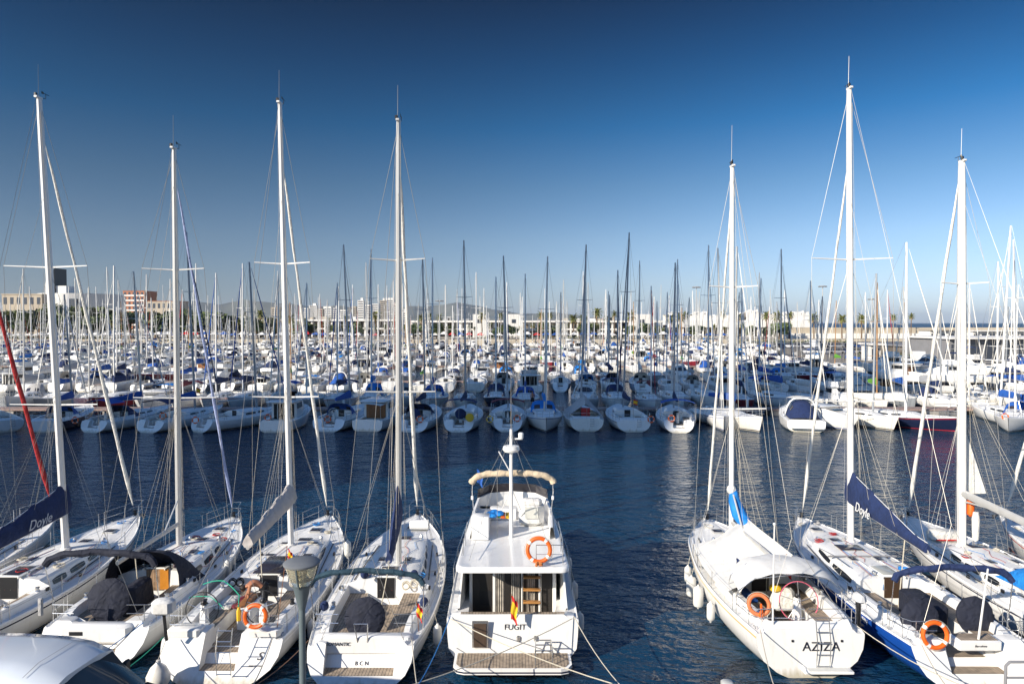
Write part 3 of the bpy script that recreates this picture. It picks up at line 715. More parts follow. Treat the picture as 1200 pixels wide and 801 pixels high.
for px in (562, 602, 752):
    c = P(px, 368, 360); a = MB()
    rt = thing('white_kiosk_tower', {562: 'small white tower between arcades left of the tall middle masts', 602: 'square white tower on the promenade at the centre', 752: 'white tower block near the jagged-roofed hall'}[px], 'building', (c.x, 362, 3))
    hh = c.z - 3; a.box((0, 0, hh / 2), (7 if px != 752 else 12, 7, hh)); a.build('wall', [wallw], rt, smooth=False)
    b = MB(); b.box((0, -3.56, hh * .7), (2.2, .1, 2)); b.build('window', [winf], rt, smooth=False)
# breakwater wall at the right and its promenade
a0 = P(930, 383, 330).x; a = MB(); a.box((a0 + 260, 345, 5.3), (520, 6, 6.2)); tag(a.build('harbour_wall', [sand], smooth=False), 'long beige harbour wall on the right below the sea horizon', 'wall')
a = MB(); a.box((a0 + 260, 341.5, 4.2), (520, 1.0, 2.6)); tag(a.build('low_wall', [wallw], smooth=False), 'low white wall in front of the beige harbour wall', 'wall')
# white containers and huts, sheds of the boatyard
def shed(label, x0, x1, ytop, ybot, d, dep, m, rm, base=2.0, door=3):
    A = P(x0, ytop, d); B = P(x1, ytop, d); H = A.z - base; W = B.x - A.x; r0 = thing('boat_shed', label, 'building', ((A.x + B.x) / 2, d + dep / 2, base))
    a = MB(); a.box((0, 0, H / 2), (W, dep, H)); a.build('wall', [m], r0, smooth=False)
    a = MB(); a.box((0, -.6, H + .2), (W + 1.2, dep + 2.4, .4)); a.build('roof', [rm], r0, smooth=False)
    for i in range(door): a = MB(); a.box((-W / 2 + W * (i + .5) / door, -dep / 2 - .03, H * .42), (W / door * .7, .1, H * .7)); a.build('door', [winf], r0, smooth=False)
greyw = mat('grey_shed_wall', (.22, .22, .23), .7, var=.08, vscale=.5)
shed('long low dark grey boatyard shed with a pale flat roof at the right', 1112, 1290, 397, 0, 150, 16, greyw, wallw, door=9)
shed('dark glass fronted boatyard shed left of the long one', 1062, 1106, 406, 0, 172, 14, darkf, greyw, door=5)
shed('white cabin standing alone in the car park', 1020, 1032, 404, 0, 158, 4, wallw, wallw, door=1)
shed('small beige hut before the harbour wall', 1090, 1130, 387, 0, 280, 8, wallw, wallb, door=4)
shed('long white hut row before the harbour wall', 1140, 1250, 388, 0, 290, 8, wallw, wallw, door=12)
shed('white storage unit left of the parked cars', 950, 962, 399, 0, 300, 6, wallw, wallw, door=2)
# ---- parked cars
carm = [mat('car_white', (.7, .7, .7), .3, coat=.5), mat('car_silver', (.4, .41, .43), .3, .4, coat=.5), mat('car_black', (.02, .02, .025), .25, coat=.5), mat('car_red', (.35, .02, .02), .3, coat=.5), mat('car_blue', (.03, .07, .2), .3, coat=.5)]
def car(m, label, loc, rz, van=False):
    r0 = thing('parked_car', label, 'car', loc, rz, group='cars parked on the quay at the right'); h = 1.0 if van else .0
    a = MB(); rings = []
    for y, wd, z0, z1 in ((-2.15, .7, .35, .7), (-2.05, .85, .25, .85), (-1, .9, .2, .95), (1, .9, .2, .92), (1.9, .84, .25, .78), (2.15, .65, .35, .62)):
        rings.append([(-wd, y, z0), (-wd, y, z1 - .12), (-wd + .12, y, z1), (wd - .12, y, z1), (wd, y, z1 - .12), (wd, y, z0)])
    a.loft(rings, True, True, True); a.build('body', [m], r0, ang=40)
    a = MB(); a.box((0, -.35 if not van else -.6, 1.15 + h / 2), (1.55, 2.5 + h, .5 + h), 1, taper=.78 if not van else .92, ch=.08); a.box((0, -.35 if not van else -.6, 1.42 + h), (1.2 + .2 * h, 1.8 + h, .04), 0, ch=.02); a.build('cabin', [m, glass if not van else m], r0)
    for sx in (1, -1):
        for sy in (1.35, -1.35): a = MB(); a.lathe([(.1, -.1), (.32, -.1), (.33, .1), (.1, .1)], (sx * .8, sy, .33), 12, M=Matrix.Rotation(R(90), 3, 'Y')); a.build('wheel', [black], r0)
    return r0
cn = ['white', 'silver', 'black', 'red', 'dark blue']; protos = [car(m, 'x', (0, 0, 0), 0) for m in carm] + [car(carm[0], 'x', (0, 0, 0), 0, True)]
used = set(); k = 0
ORD = ['first', 'second', 'third', 'fourth', 'fifth', 'sixth', 'seventh', 'eighth', 'ninth', 'tenth', 'eleventh', 'twelfth', 'thirteenth', 'fourteenth', 'fifteenth', 'sixteenth', 'seventeenth', 'eighteenth', 'nineteenth', 'twentieth']
for row, (px0, px1, py, n) in enumerate(((905, 1062, 407, 17), (948, 1075, 414, 13), (1050, 1190, 397, 12), (1060, 1108, 424, 4))):
    for j in range(n):
        i = rnd.choice([0, 0, 1, 1, 2, 3, 4, 5]); px = lerp(px0, px1, j / (n - 1)) + rnd.uniform(-2, 2); c = G(px, py, 2.0); c.z = 2.0
        o = protos[i] if i not in used else copy_tree(protos[i]); used.add(i); o.location = c; o.rotation_euler = (0, 0, rnd.choice([0, math.pi, 1.45]) + rnd.uniform(-.08, .08))
        o['label'] = ('white van' if i == 5 else cn[i] + ' car') + ', ' + ORD[j] + ' from the left in the ' + ['far', 'near', 'distant wall-side', 'shed-side'][row] + ' parking row'
for i in set(range(6)) - used:
    for ch in list(protos[i].children): bpy.data.objects.remove(ch)
    bpy.data.objects.remove(protos[i])
# hedge beside the car park
leafm = mat('leaf_green', (.11, .14, .045), .7, var=.35, vscale=.8); leafd = mat('leaf_dark', (.055, .085, .03), .7, var=.35, vscale=.8); barkm = mat('bark', (.16, .11, .07), .9, var=.2, vscale=3)
palml = mat('palm_leaf', (.15, .16, .04), .6, var=.3, vscale=.6); palmd = mat('dry_palm_leaf', (.26, .19, .08), .8, var=.2, vscale=.6)
def leaves(a, c, rx, ry, rz_, n, r, size, m=0):
    for _ in range(n):
        while True:
            v = Vector((r.uniform(-1, 1), r.uniform(-1, 1), r.uniform(-1, 1)))
            if .35 < v.length < 1: break
        p = Vector(c) + Vector((v.x * rx, v.y * ry, v.z * rz_)); u = Vector((r.uniform(-1, 1), r.uniform(-1, 1), r.uniform(-.6, .6))).normalized(); w_ = u.orthogonal().normalized(); sz = size * r.uniform(.6, 1.3)
        a.add([p - u * sz, p + w_ * sz * .5, p + u * sz, p - w_ * sz * .5], [[0, 1, 2, 3]], m)
def tree_proto(seed, h, wd):
    r = random.Random(seed); r0 = thing('bushy_tree', 'x', 'tree'); a = MB(); a.tube([(0, 0, 0), (.1, 0, h * .3), (.2, .1, h * .6)], [.3, .22, .1], 6)
    for k in range(4): a.tube([(.1, 0, h * .3), (wd * .5 * math.cos(k * 1.6), wd * .5 * math.sin(k * 1.6), h * .65)], [.12, .05], 5)
    a.build('trunk', [barkm], r0); a = MB()
    for k in range(9): leaves(a, (r.uniform(-.5, .5) * wd, r.uniform(-.5, .5) * wd, h * r.uniform(.45, .85)), wd * .45, wd * .45, h * .2, 130, r, .55, k % 2)
    a.build('crown', [leafm, leafd], r0, smooth=False); return r0
def palm_proto(seed, h, nf=26, dry=True):
    r = random.Random(seed); r0 = thing('palm_tree', 'x', 'tree'); a = MB(); a.tube([(0, 0, 0), (r.uniform(-.2, .2), 0, h * .5), (r.uniform(-.4, .4), 0, h)], [.32, .24, .28], 7); a.build('trunk', [barkm], r0)
    a = MB()
    for k in range(nf):
        az = k * 2.4 + r.uniform(-.2, .2); el = 1.2 - 2.0 * (k / nf) + r.uniform(-.1, .1); ln = r.uniform(2.2, 2.9); pts = []
        p = Vector((0, 0, h)); dirv = Vector((math.cos(az) * math.cos(el), math.sin(az) * math.cos(el), math.sin(el)))
        side_ = Vector((-math.sin(az), math.cos(az), 0))
        prev = p.copy(); wl = [.25, .5, .5, .4, .12]
        for i in range(5):
            nx = prev + dirv * ln / 5; dirv = (dirv + Vector((0, 0, -.28))).normalized()
            for sg in (1, -1):
                q0 = wl[i - 1] if i else .1
                a.add([prev, nx, nx + side_ * sg * wl[i] - Vector((0, 0, .25 * wl[i])), prev.lerp(nx, .35) + side_ * sg * wl[i] * .9 - Vector((0, 0, .2))], [[0, 1, 2, 3]], 1 if k > nf * .75 and dry else 0)
            prev = nx
    a.build('crown', [palml, palmd], r0, smooth=False); return r0
palms = [palm_proto(1, 9.5), palm_proto(2, 8.2, 30), palm_proto(3, 11, 24), palm_proto(4, 6.5, 34)]; trees = [tree_proto(5, 7, 4.5), tree_proto(6, 5.5, 4), tree_proto(8, 8.5, 5)]
usedp = set()
def ordinal(n):
    if n <= 20: return ORD[n - 1]
    return '%d%s' % (n, {1: 'st', 2: 'nd', 3: 'rd'}.get(n % 10 if n % 100 // 10 != 1 else 0, 'th'))
plist = []
for px, yt in [(786, 366), (797, 365), (804, 364), (846, 362), (866, 366), (898, 364), (911, 364), (926, 364), (954, 366), (987, 367), (1010, 367), (1026, 368), (1047, 367), (1068, 367), (565, 364), (587, 366), (634, 364), (645, 366), (700, 360), (739, 363), (684, 366), (672, 367), (440, 363), (385, 370), (405, 369), (494, 366), (503, 366), (515, 367), (358, 372), (341, 372), (711, 368), (720, 364)]:
    plist.append((px, yt, 338, 0))
for px in range(352, 930, 13): plist.append((px + rnd.uniform(-4, 4), rnd.uniform(376, 383), rnd.uniform(328, 334), 1))
for px in list(range(4, 345, 7)): plist.append((px + rnd.uniform(-3, 3), rnd.uniform(362, 374) - (8 if px < 110 else 0), rnd.uniform(335, 352), 1))
plist.sort()
for n, (px, yt, d, kind) in enumerate(plist):
    c = P(px, yt, d); h = c.z - 3
    if kind and rnd.random() < .5: src = trees[rnd.randrange(3)]; base_h = {0: 7, 1: 5.5, 2: 8.5}[trees.index(src)]; nm = 'bushy green tree'
    else: src = palms[rnd.randrange(4)]; base_h = [11.3, 10, 12.5, 8.3][palms.index(src)]; nm = 'palm with a round green crown'
    o = src if src.name not in usedp else copy_tree(src); usedp.add(src.name); s_ = h / base_h; o.scale = (max(s_, .75) * (.82 if src in palms else 1),) * 2 + (s_,); o.location = (c.x, d, 3); o.rotation_euler = (0, 0, rnd.uniform(0, 6))
    o['label'] = nm + ' on the promenade, ' + ordinal(n + 1) + ' crown counted from the left'; o['group'] = 'trees along the promenade'
for o in palms + trees:
    if o.name not in usedp:
        for ch in list(o.children): bpy.data.objects.remove(ch)
        bpy.data.objects.remove(o)
# shrubs lining the water's edge (small, many): one hedge per stretch
for n, (x0, x1, d, z) in enumerate(((0, 150, 331, 3), (560, 790, 333, 3), (860, 1000, 300, 2), (1010, 1075, 165, 2))):
    r = random.Random(n); a = MB(); A = P(x0, 378, d).x; B = P(x1, 378, d).x
    for i in range(int((B - A) / 1.6)): leaves(a, (A + 1.6 * i, 0, .7), 1.3, .8, .9, 26, r, .35, i % 2)
    tag(a.build('hedge', [leafm, leafd], None, loc=(0, d, z), smooth=False), ['clipped green hedge under the beige block at the far left', 'green hedge under the arcades at the centre', 'low hedge beside the far parked cars', 'dark hedge behind the near boatyard hut'][n], 'hedge')
# market tents and awnings along the promenade
tn = 0
for px0, px1, step in ((8, 160, 13), (175, 345, 11), (350, 560, 10), (563, 700, 11), (705, 780, 12), (790, 860, 14)):
    px = px0
    while px < px1:
        d = 326 + rnd.uniform(-2, 2); c = P(px, 389 + rnd.uniform(-1, 1.5), d); wd = step * d / FPX * .86; m = rnd.choice([wallw, wallw, wallw, wallw, flagr, blue] if px > 170 else [wallw]); tn += 1
        nm = {id(wallw): 'white', id(flagr): 'red', id(blue): 'blue'}[id(m)]
        r0 = thing('market_tent', nm + ' awning on the promenade, ' + ordinal(tn) + ' in line from the left', 'tent', (c.x, d, 3), group='awnings in a row along the promenade'); h = c.z - 3
        a = MB(); x, y = wd / 2, 2.2; a.add([(-x, -y, h * .62), (x, -y, h * .62), (x, y, h * .62), (-x, y, h * .62), (-x * .2, 0, h), (x * .2, 0, h)], [[0, 1, 5, 4], [1, 2, 5], [2, 3, 4, 5], [3, 0, 4]]); a.build('canopy', [m], r0, smooth=False)
        for sx in (-x, x): a = MB(); a.tube([(sx * .95, -y * .95, -.2), (sx * .95, -y * .95, h * .62)], .08, 4); a.build('pole', [steel], r0)
        px += step
# tall floodlight masts
for px, yt, yb, lab in ((816, 336, 398, 'tall floodlight mast rising above the white hall'), (964, 335, 402, 'tall floodlight mast just left of the highest yacht mast'), (1022, 350, 402, 'shorter floodlight mast over the parked cars'), (515, 352, 398, 'floodlight mast in front of the far grey hill')):
    d = 250; c = P(px, yt, d); h = c.z - 2; r0 = thing('floodlight_mast', lab, 'floodlight', (c.x, d, 2)); a = MB(); a.tube([(0, 0, 0), (0, 0, h)], [.32, .14], 6); a.build('pole', [alu], r0)
    for k in range(6): a = MB(); a.box((1.2 * math.cos(k * 1.05), 1.2 * math.sin(k * 1.05), h - .2), (.7, .7, .35), ch=.05); a.build('floodlight', [greyw], r0)
    a = MB(); a.torus((0, 0, h), 1.1, .08, (0, 0, 1), 14, 4); a.build('ring', [alu], r0)
# the hotel tower outside the left edge, whose long shadow crosses the middle pontoon
c = Vector((-130, -19.7)); ang = math.atan2(-SUN_H.y, -SUN_H.x)
r0 = thing('hotel_tower', 'very tall glass and white steel hotel tower left of the photo, shading the first pontoon', 'building', (c.x, c.y, 0), ang)
a = MB(); a.box((0, 0, 56), (22, 45.5, 112)); a.build('wall', [greyw], r0, smooth=False)
for k in range(27): a = MB(); a.box((0, 0, 5 + k * 4), (22.4, 45.9, 1.0)); a.build('floor_band', [wallw], r0, smooth=False)
# ---------------------------------------------------------------- the near row of yachts, left to right
def near_sail(label, X, Y, S_, mastbase, masttop, spr, **o):
    """mastbase / masttop in photo pixels with their depth; spr = (pixel row, half width in metres)"""
    r0 = thing('sailing_yacht', label, 'sailing yacht', (X, Y, 0)); s = S_
    s.build(r0, hullm=o.get('hull', gel), stripem=o.get('stripe'), bootm=o.get('boot', navyp), antim=o.get('anti', anti), step=.4, railm=o.get('rail'))
    b = P(mastbase[0], mastbase[1], mastbase[2]) - Vector((X, Y, 0)); t = P(masttop[0], masttop[1], mastbase[2] - .35) - Vector((X, Y, 0))
    b.z = s.z(b.x, b.y)
    sp = [(CH + (378 - py) * mastbase[2] / FPX, hw) for py, hw in spr]
    at0 = mast_rig(s, r0, b.y, b.z, t.x, t.y, t.z, spr=sp, x0=b.x, mr=o.get('mr', .105), mm=o.get('mm', maston), jib=o.get('jib', whitec), jr=o.get('jr', .085), jtop=o.get('jtop', .92), ant=o.get('ant', 1.3))
    at = lambda z: at0(z) if z > .01 else Vector((0, b.y, b.z))
    windows(s, r0, o.get('win', [(s.yc + .5, s.yc + 1.3), (s.yc + 1.55, s.yc + 2.5), (s.yc + 2.75, s.yc + 3.5)]))
    for h in o.get('hatches', [(0, s.yr - .9, .5, .5), (.5, s.yc + 1.9, .34, .5), (-.5, s.yc + 1.9, .34, .5), (0, s.yr + .9, .5, .5)]): hatch(s, r0, *h)
    companion(s, r0, hm=o.get('slide', smoke), m=o.get('door', black))
    rails(s, r0, True, y0=o.get('ry', .3))
    for sg in (1, -1):
        y = s.yc - .5; winch(r0, sg * s.b(y) * .73, y, s.prof(y)[4][1])
        y = s.yc - 1.9; winch(r0, sg * s.b(y) * .73, y, s.prof(y)[4][1], black if o.get('bw') else steel)
        winch(r0, sg * .55, s.yc + .25, s.z(.55, s.yc + .25))
        m = MB(); y = s.yc + 1.1
        m.tube([(sg * s.b(y) * .70, y, s.z(s.b(y) * .8, y) + .03), (sg * s.b(y + 3.5) * .70, y + 3.5, s.z(s.b(y + 3.5) * .8, y + 3.5) + .03)], .022, 4); m.build('genoa_track', [black], r0)
        m = MB(); a1 = s.yc + .9; m.tube([Vector((sg * .42 * s.wc * s.B, yy, s.z(.42 * s.wc * s.B * .9, yy) + .12)) for yy in (a1, a1 + 1.3, a1 + 2.6)], .014, 5)
        m.build('handrail', [o.get('hr', steel)], r0)
        for yy in (.35, s.L * .5, s.L * .9):
            m = MB(); p = sheer_pt(s, yy, sg, .02, .12); m.tube([p - Vector((0, .1, 0)), p - Vector((0, .05, -.05)), p + Vector((0, .05, .05)), p + Vector((0, .1, 0))], .016, 5); m.build('cleat', [steel], r0)
    m = MB(); z = s.zs1 + .04; m.box((0, s.L - .05, z), (.16, .7, .07), ch=.02); m.tube([(0, s.L - .35, z + .08), (0, s.L + .25, z + .05), (0, s.L + .33, z - .25)], .025, 5)
    m.add([(-.16, s.L + .3, z - .1), (.16, s.L + .3, z - .1), (.05, s.L + .42, z - .34), (-.05, s.L + .42, z - .34)], [[0, 1, 2, 3]]); m.build('anchor', [steel], r0)
    m = MB(); y = s.yc - .25; zt = s.z(0, s.yc + .1)
    for k in range(6):
        x = (-.75 + .06 * k) if k < 3 else (.6 + .06 * (k - 3)); m.tube([(x, s.yc + .12, zt + .03), (x * .5, b.y - .2, b.z + .06)], .008, 4, m=k % 3)
    m.build('deck_lines', [ropem, redc, ropeb], r0)
    ventlets(s, r0, [(.62, s.yr - .6), (-.62, s.yr - .6)])
    return r0, s, at, b
# -- boat A: blue sail cover with white lettering, far left
sA = Sail(L=12.6, sw=.72, aft=[], k=-.1, sole=-.40, hc=.5, yc=4.0, yr=9.3, teak=teak, wc=.68)
rA, s, at, b = near_sail('white sailing yacht at the far left with navy sail cover lettered in white', -18.1, 20.3, sA, (77, 640, 27.5), (46, 116, 27.5), [(314, 1.65), (474, 1.75)], mm=maston, mr=.12, stripe=navyp, jib=whitec)
boom_set(s, rA, at, 3.05, 1.3, 2.75, navy, 1.15, .35, True, width=.22, cw=textw)
c0 = at(3.05)
text('sail_lettering', 'Doyle', .52, mat('faded_lettering', (.55, .56, .58), .7), rA, (.275, b.y - 1.9, 3.12), (math.pi / 2, -.02, math.pi / 2), shear=.35, ext=.006)
text('hull_lettering', '300', .3, textd, rA, (sA.b(1.6) + .03, .9, .62), (math.pi / 2, 0, math.pi / 2), shear=.3)
m = MB(); m.box((-.2, 3.3, 2.95 - .55), (2.9, 1.9, .06), ch=.02); m.build('cockpit_table', [teak], None).location = (0, 0, -5); bpy.data.objects.remove(bpy.data.objects['cockpit_table'])
wheel(rA, 0, 1.6, 1.75, .5, None, True, base=.7)
m = MB()
for k in range(5): m.torus((.95, .55, 1.25 + .03 * k), .22 - .02 * k, .03, (.1, .1 * k - .2, 1), 14, 4)
m.build('rope_heap', [ropem], rA)
def clutter(r0, s, seed, n=7):
    r_ = random.Random(seed)
    for k in range(n):
        y = r_.uniform(s.yc + .3, s.L * .93); x = r_.uniform(-.7, .7) * s.b(y); z = s.z(x, y)
        m = MB(); rr_ = r_.uniform(.10, .2)
        for q in range(r_.randint(2, 5)): m.torus((x + r_.uniform(-.03, .03), y + r_.uniform(-.03, .03), z + .02 + .018 * q), rr_, .012, (r_.uniform(-.2, .2), r_.uniform(-.2, .2), 1), 14, 4)
        m.build('rope_coil', [r_.choice([ropem, ropem, ropeb, greyc, redc])], r0)
    for k in range(5):
        a_ = Vector((r_.uniform(-.5, .5) * s.B * .7, r_.uniform(s.yc, s.yc + 2), 0)); b_ = Vector((a_.x + r_.uniform(-.8, .8), a_.y + r_.uniform(1.5, 4), 0)); pts = []
        for q in range(10):
            p = a_.lerp(b_, q / 9); p.x += .12 * math.sin(q * 1.7 + k); p.x = max(-s.b(p.y) * .85, min(s.b(p.y) * .85, p.x)); p.z = s.z(p.x, p.y) + .03; pts.append(p)
        m = MB(); m.tube(pts, .009, 4); m.build('loose_line', [r_.choice([ropem, ropeb, ropem, redc])], r0)
    for sg in (1, -1):
        for y in (s.yc - .2, s.yc + 1.6, s.L * .62):
            m = MB(); m.box((sg * s.b(y) * .80, y, s.z(s.b(y) * .8, y) + .07), (.07, .16, .12), ch=.02); m.build('block', [black], r0)
        y = s.yc - 1.2; p = s.prof(y)
        m = MB(); m.box((sg * s.b(y) * .48, y, p[6][1] + .05), (s.b(y) * .26, 1.1, .09), ch=.04)
        if r_.random() < .5: m.build('seat_cushion', [r_.choice([navy, blue, cream])], r0)
        m = MB()
        for q in range(6): m.tube([sheer_pt(s, s.L * .62, sg, .05, .1) + Vector((0, .02 * q, 0)), sheer_pt(s, s.yc - .4, sg, .12, .25 + .03 * q)], .008, 4) if q < 2 else None
        m.build('jib_sheet', [ropem], r0)
    for k in range(3):
        x = r_.uniform(-.4, .4); m = MB(); z = s.z(x, s.yc + .9)
        m.tube([(x, s.yc + .1, s.z(x, s.yc + .1) + .05), (x + .06, s.yc + .02, s.z(x, s.yc + .1) - .2), (x + .02, s.yc - .03, s.z(x, s.yc + .1) - .42)], .012, 4); m.build('hanging_line', [r_.choice([ropem, redc, ropeb])], r0)
# -- boat Z: red furled sail, mostly outside the frame
sZ = Sail(L=12.8, sw=.7, aft=[], k=-.1)
rZ, s, at, b = near_sail('white sailing yacht with red furled foresail, cut by the left edge', -22.5, 20.8, sZ, (-45, 640, 28.5), (-78, 60, 28.5), [(300, 1.5), (450, 1.6)], jib=redc, jr=.10)
boom_set(s, rZ, at, 3.0, 1.5, 2.8, cream, .7, .3)
# -- boat B
sB = Sail(L=11.9, B=3.9, sw=.86, k=.75, aft=[(.55, .42)], hwf=.50, afth=.18, yc=4.4, yr=9.1, hc=.5, coam=.32)
rB, s, at, b = near_sail('white sailing yacht with navy folded bimini and navy sprayhood beside the blue-lettered boat', -13.25, 20.7, sB, (210, 633, 27.9), (204, 175, 27.9), [(317, 1.25), (466, 1.68)], mm=alu, mr=.115, jib=paleb, jr=.07, jtop=.93, door=teakb)
boom_set(s, rB, at, 2.55, 2.0, 2.75, None)
arch_roll(s, rB, 1.05, 3.42, 1.78, navyd)
hood(s, rB, 3.6, 5.3, 1.35, 2.55, navyd)
wheel(rB, -.15, 1.75, 1.62, .66, navyd, True, base=.7)
m = MB(); m.box((.1, 3.0, 1.25), (.55, 1.5, .95), ch=.12, taper=.85); m.build('table_cover', [navyd], rB)
m = MB(); m.box((0, .85, .92), (2.3, .45, .6), ch=.14); m.build('helm_seat', [gel], rB)
m = MB(); m.box((-.55, .62, .98), (.42, .02, .12), ch=.004); m.build('vent_opening', [black], rB)
m = MB(); m.box((-1.45, .35, 1.95), (.14, .10, .55), ch=.03); m.build('outboard_bracket', [greyc], rB)
m = MB(); m.box((1.42, 4.35, 1.55), (.03, .03, .03)); m = MB(); m.box((.35, 4.37, 1.3), (.32, .03, .75), ch=.004); m.build('wooden_door', [mat('orange_varnish', (.55, .22, .03), .35, var=.12)], rB)
# -- boat C
sC = Sail(L=13.0, B=4.1, sw=.9, k=.62, aft=[(.5, .40), (.95, .66)], hwf=.30, afth=.20, yc=4.7, yr=9.9, hc=.46, coam=.30, rake=.4, zs0=1.12, sole=-.42)
rC, s, at, b = near_sail('white sailing yacht with open stern, boarding ladder and grey boom cover, a man aboard', -8.85, 19.9, sC, (341, 632, 28), (328, 122, 28), [(310, 1.12), (465, 1.35)], mm=maston, mr=.115, jib=whitec, jtop=.88, bw=True,
    hatches=[(0, 9.0, .6, .45), (.75, 6.9, .42, .3), (-.75, 6.9, .42, .3), (.6, 8.3, .4, .28), (-.6, 8.3, .4, .28), (0, 10.7, .55, .55)], win=[(5.3, 6.9), (7.2, 8.6)], slide=smoke)
boom_set(s, rC, at, 3.35, 2.75, 3.3, whitec and cream if False else mat('weathered_grey_cover', (.50, .46, .43), .8, var=.1, bump=.4, bscale=3), .80, .42, True, width=.3, wrap=True, cw=cream, bare_r=.08)
m = MB(); m.box((0, 5.55, 1.72), (1.15, 1.75, .04), ch=.01); m.build('cabin_skylight', [smoke], rC)
wheel(rC, -.95, 1.45, 1.75, .52, None, True, rim=black, base=.7); wheel(rC, .88, 1.6, 1.75, .52, None, True, rim=black, base=.7)
for sg in (1, -1):
    m = MB(); m.box((sg * 1.22, .95, 1.30), (1.0, .5, .28), ch=.08); m.build('helm_seat', [gel], rC)
ladder(rC, .38, -.12, .45, 1.35, .42, 5, .5)
text('stern_lettering', 'S', .32, textd, rC, (1.22, .385, .66), (R(58), 0, 0), shear=.3, ext=.005, sx=1.2)
text('stern_small_lettering', 'BARCELONA', .07, textd, rC, (1.15, .285, .50), (R(58), 0, 0), ext=.003)
m = MB(); m.box((-1.55, .25, 2.35), (.62, .42, .42), ch=.10); m.tube([(-1.55, .25, 2.15), (-1.5, .3, 1.3)], .05, 6, 1); m.build('outboard_cover', [mat('white_dust_cover', (.66, .65, .62), .8, bump=.3, bscale=4, var=.08), black], rC)
m = MB()
for k in range(7): m.ball((-.55 + .12 * (k % 4), 3.1 + .16 * k, 1.16 + .04 * (k % 2)), .16, (1, 1, .45), 8, 5)
m.build('cushion', [maroon], rC)
m = MB(); m.box((0, 3.1, 1.0), (.5, 1.5, .7), ch=.05); m.box((-.12, 3.1, 1.37), (.42, 1.2, .05), 1, ch=.02); m.build('cockpit_table', [gel, wood], rC)
for k, (x, y) in enumerate(((-1.25, 4.5), (-1.0, 4.55), (.95, 4.5))): coil(rC, x, y, 1.45, black if k < 2 else ropem)
m = MB(); m.box((.95, 5.2, s.z(.95, 5.2) + .1), (.4, .28, .12), ch=.04); m.build('instrument_pod', [black], rC)
m = MB(); m.box((-.05, .0, 0), (.0, .0, 0)) if False else None
# -- boat D
sD = Sail(L=13.4, B=4.0, sw=.80, k=.62, aft=[(.55, .40), (.9, .72)], hwf=.66, afth=.10, yc=4.8, yr=10.4, hc=.44, coam=.30, seat=.0)
rD, s, at, b = near_sail('white sailing yacht with navy-covered wheel and two teak stern steps left of the motor yacht', -4.55, 19.6, sD, (467, 655, 25.8), (467, 143, 25.8), [(306, 1.02), (459, 1.42)], mm=alu, mr=.115, jib=whitec, jr=.10, jtop=.93, ry=1.0, win=[(5.6, 6.4), (6.65, 7.4), (7.65, 8.3), (8.5, 9.0)])
boom_set(s, rD, at, 3.2, 2.4, 3.0, navy, 1.4, .35, True, width=.20, cw=navy, xe=.55)
arch_roll(s, rD, 1.6, 3.02, 1.78, tealc, r=.10)
wheel(rD, -.1, 1.75, 1.5, .60, navyd, True, base=.66)
m = MB(); m.box((0, 1.05, 1.0), (2.9, .32, .55), ch=.06); m.build('helm_seat', [gel], rD)
text('stern_lettering', 'ROMANTIC', .15, textd, rD, (-.75, .875, 1.0), (R(90), 0, 0), shear=.2); text('stern_small_lettering', 'B C N', .16, textd, rD, (0, .76, .46), (R(63), 0, 0))
m = MB(); m.box((-.45, .42, 1.42), (.08, .08, .5)); m = MB(); m.tube([(-.15, .9, 1.1), (-.2, .7, 1.75), (.2, .7, 1.75), (.15, .9, 1.1)], .02, 5); m.build('stern_ladder', [steel], rD)
for x, y in ((-1.62, 2.6), (-.8, 4.9), (1.62, 2.9), (1.0, 4.95)):
    m = MB(); z = s.prof(min(y, 4.6))[4][1] if abs(x) > 1.2 else s.z(x, y); m.ball((x, y, z + .16), .15, (1, 1, 1.1), 9, 6); m.build('winch_cover', [navy], rD)
coil(rD, 1.05, 4.55, 1.5); coil(rD, .75, 4.6, 1.42)
# -- boat F, the white tented one
sF = Sail(L=11.4, B=3.95, sw=.84, k=.05, aft=[], y0=.32, yc=4.3, yr=8.6, hc=.62, coam=.34, zs0=1.32, zsm=1.22, zs1=1.6, sole=-.5, rake=.9, wc=.62, fine=1.08)
rF, s, at, b = near_sail('white sailing yacht under a white awning, AZIZA on its stern, right of the open water', 9.1, 20.5, sF, (857, 640, 27.6), (858, 196, 27.6), [(337, .97), (479, 1.32)], mm=maston, mr=.105, stripe=goldp, boot=aqua, anti=mat('antifouling_teal', (.03, .12, .13), .8), jib=whitec, jr=.065, jtop=.92, win=[(5.0, 5.5), (5.8, 6.6), (7.0, 7.5)], ant=1.6)
windows(s, rF, [(4.95, 5.55)], mat('amber_window', (.22, .07, .02), .2), .15, .85)
# awning over the cabin: ridge along the boom, sides tied down to the rails
ridge = [(.10, 6.9, 2.45), (.14, 6.3, 3.10), (.30, 5.2, 2.95), (.48, 4.2, 2.84), (.60, 2.9, 2.76)]
m = MB(); rings = []
for k_, (x, y, z) in enumerate(ridge):
    ring = []
    for u in [k / 9 for k in range(-9, 10)]:
        e = s.b(y) * .97; xe = -e if u < 0 else e; ze = s.zs(y) + (.52 if k_ < 2 else .42); ring.append((lerp(x, xe, abs(u)), s.shear(y, 1) + (-.5 * abs(u) if k_ == 4 else 0) + .02 * math.sin(u * 12), lerp(z, ze, abs(u)) - .10 * math.sin(math.pi * abs(u)) * (.6 + .4 * math.sin(k_ * 2.2)) + .02 * math.sin(u * 17 + k_)))
    rings.append(ring)
m.loft(rings, closed=False); o = m.build('awning', [mat('white_awning', (.68, .67, .64), .75, var=.06, bump=.22, bscale=1.6, dirt=(.5, .46, .38))], rF, ang=70)
m = MB(); m.tube([Vector((x, s.shear(y, 1), z + .012)) for x, y, z in ridge], .018, 5)
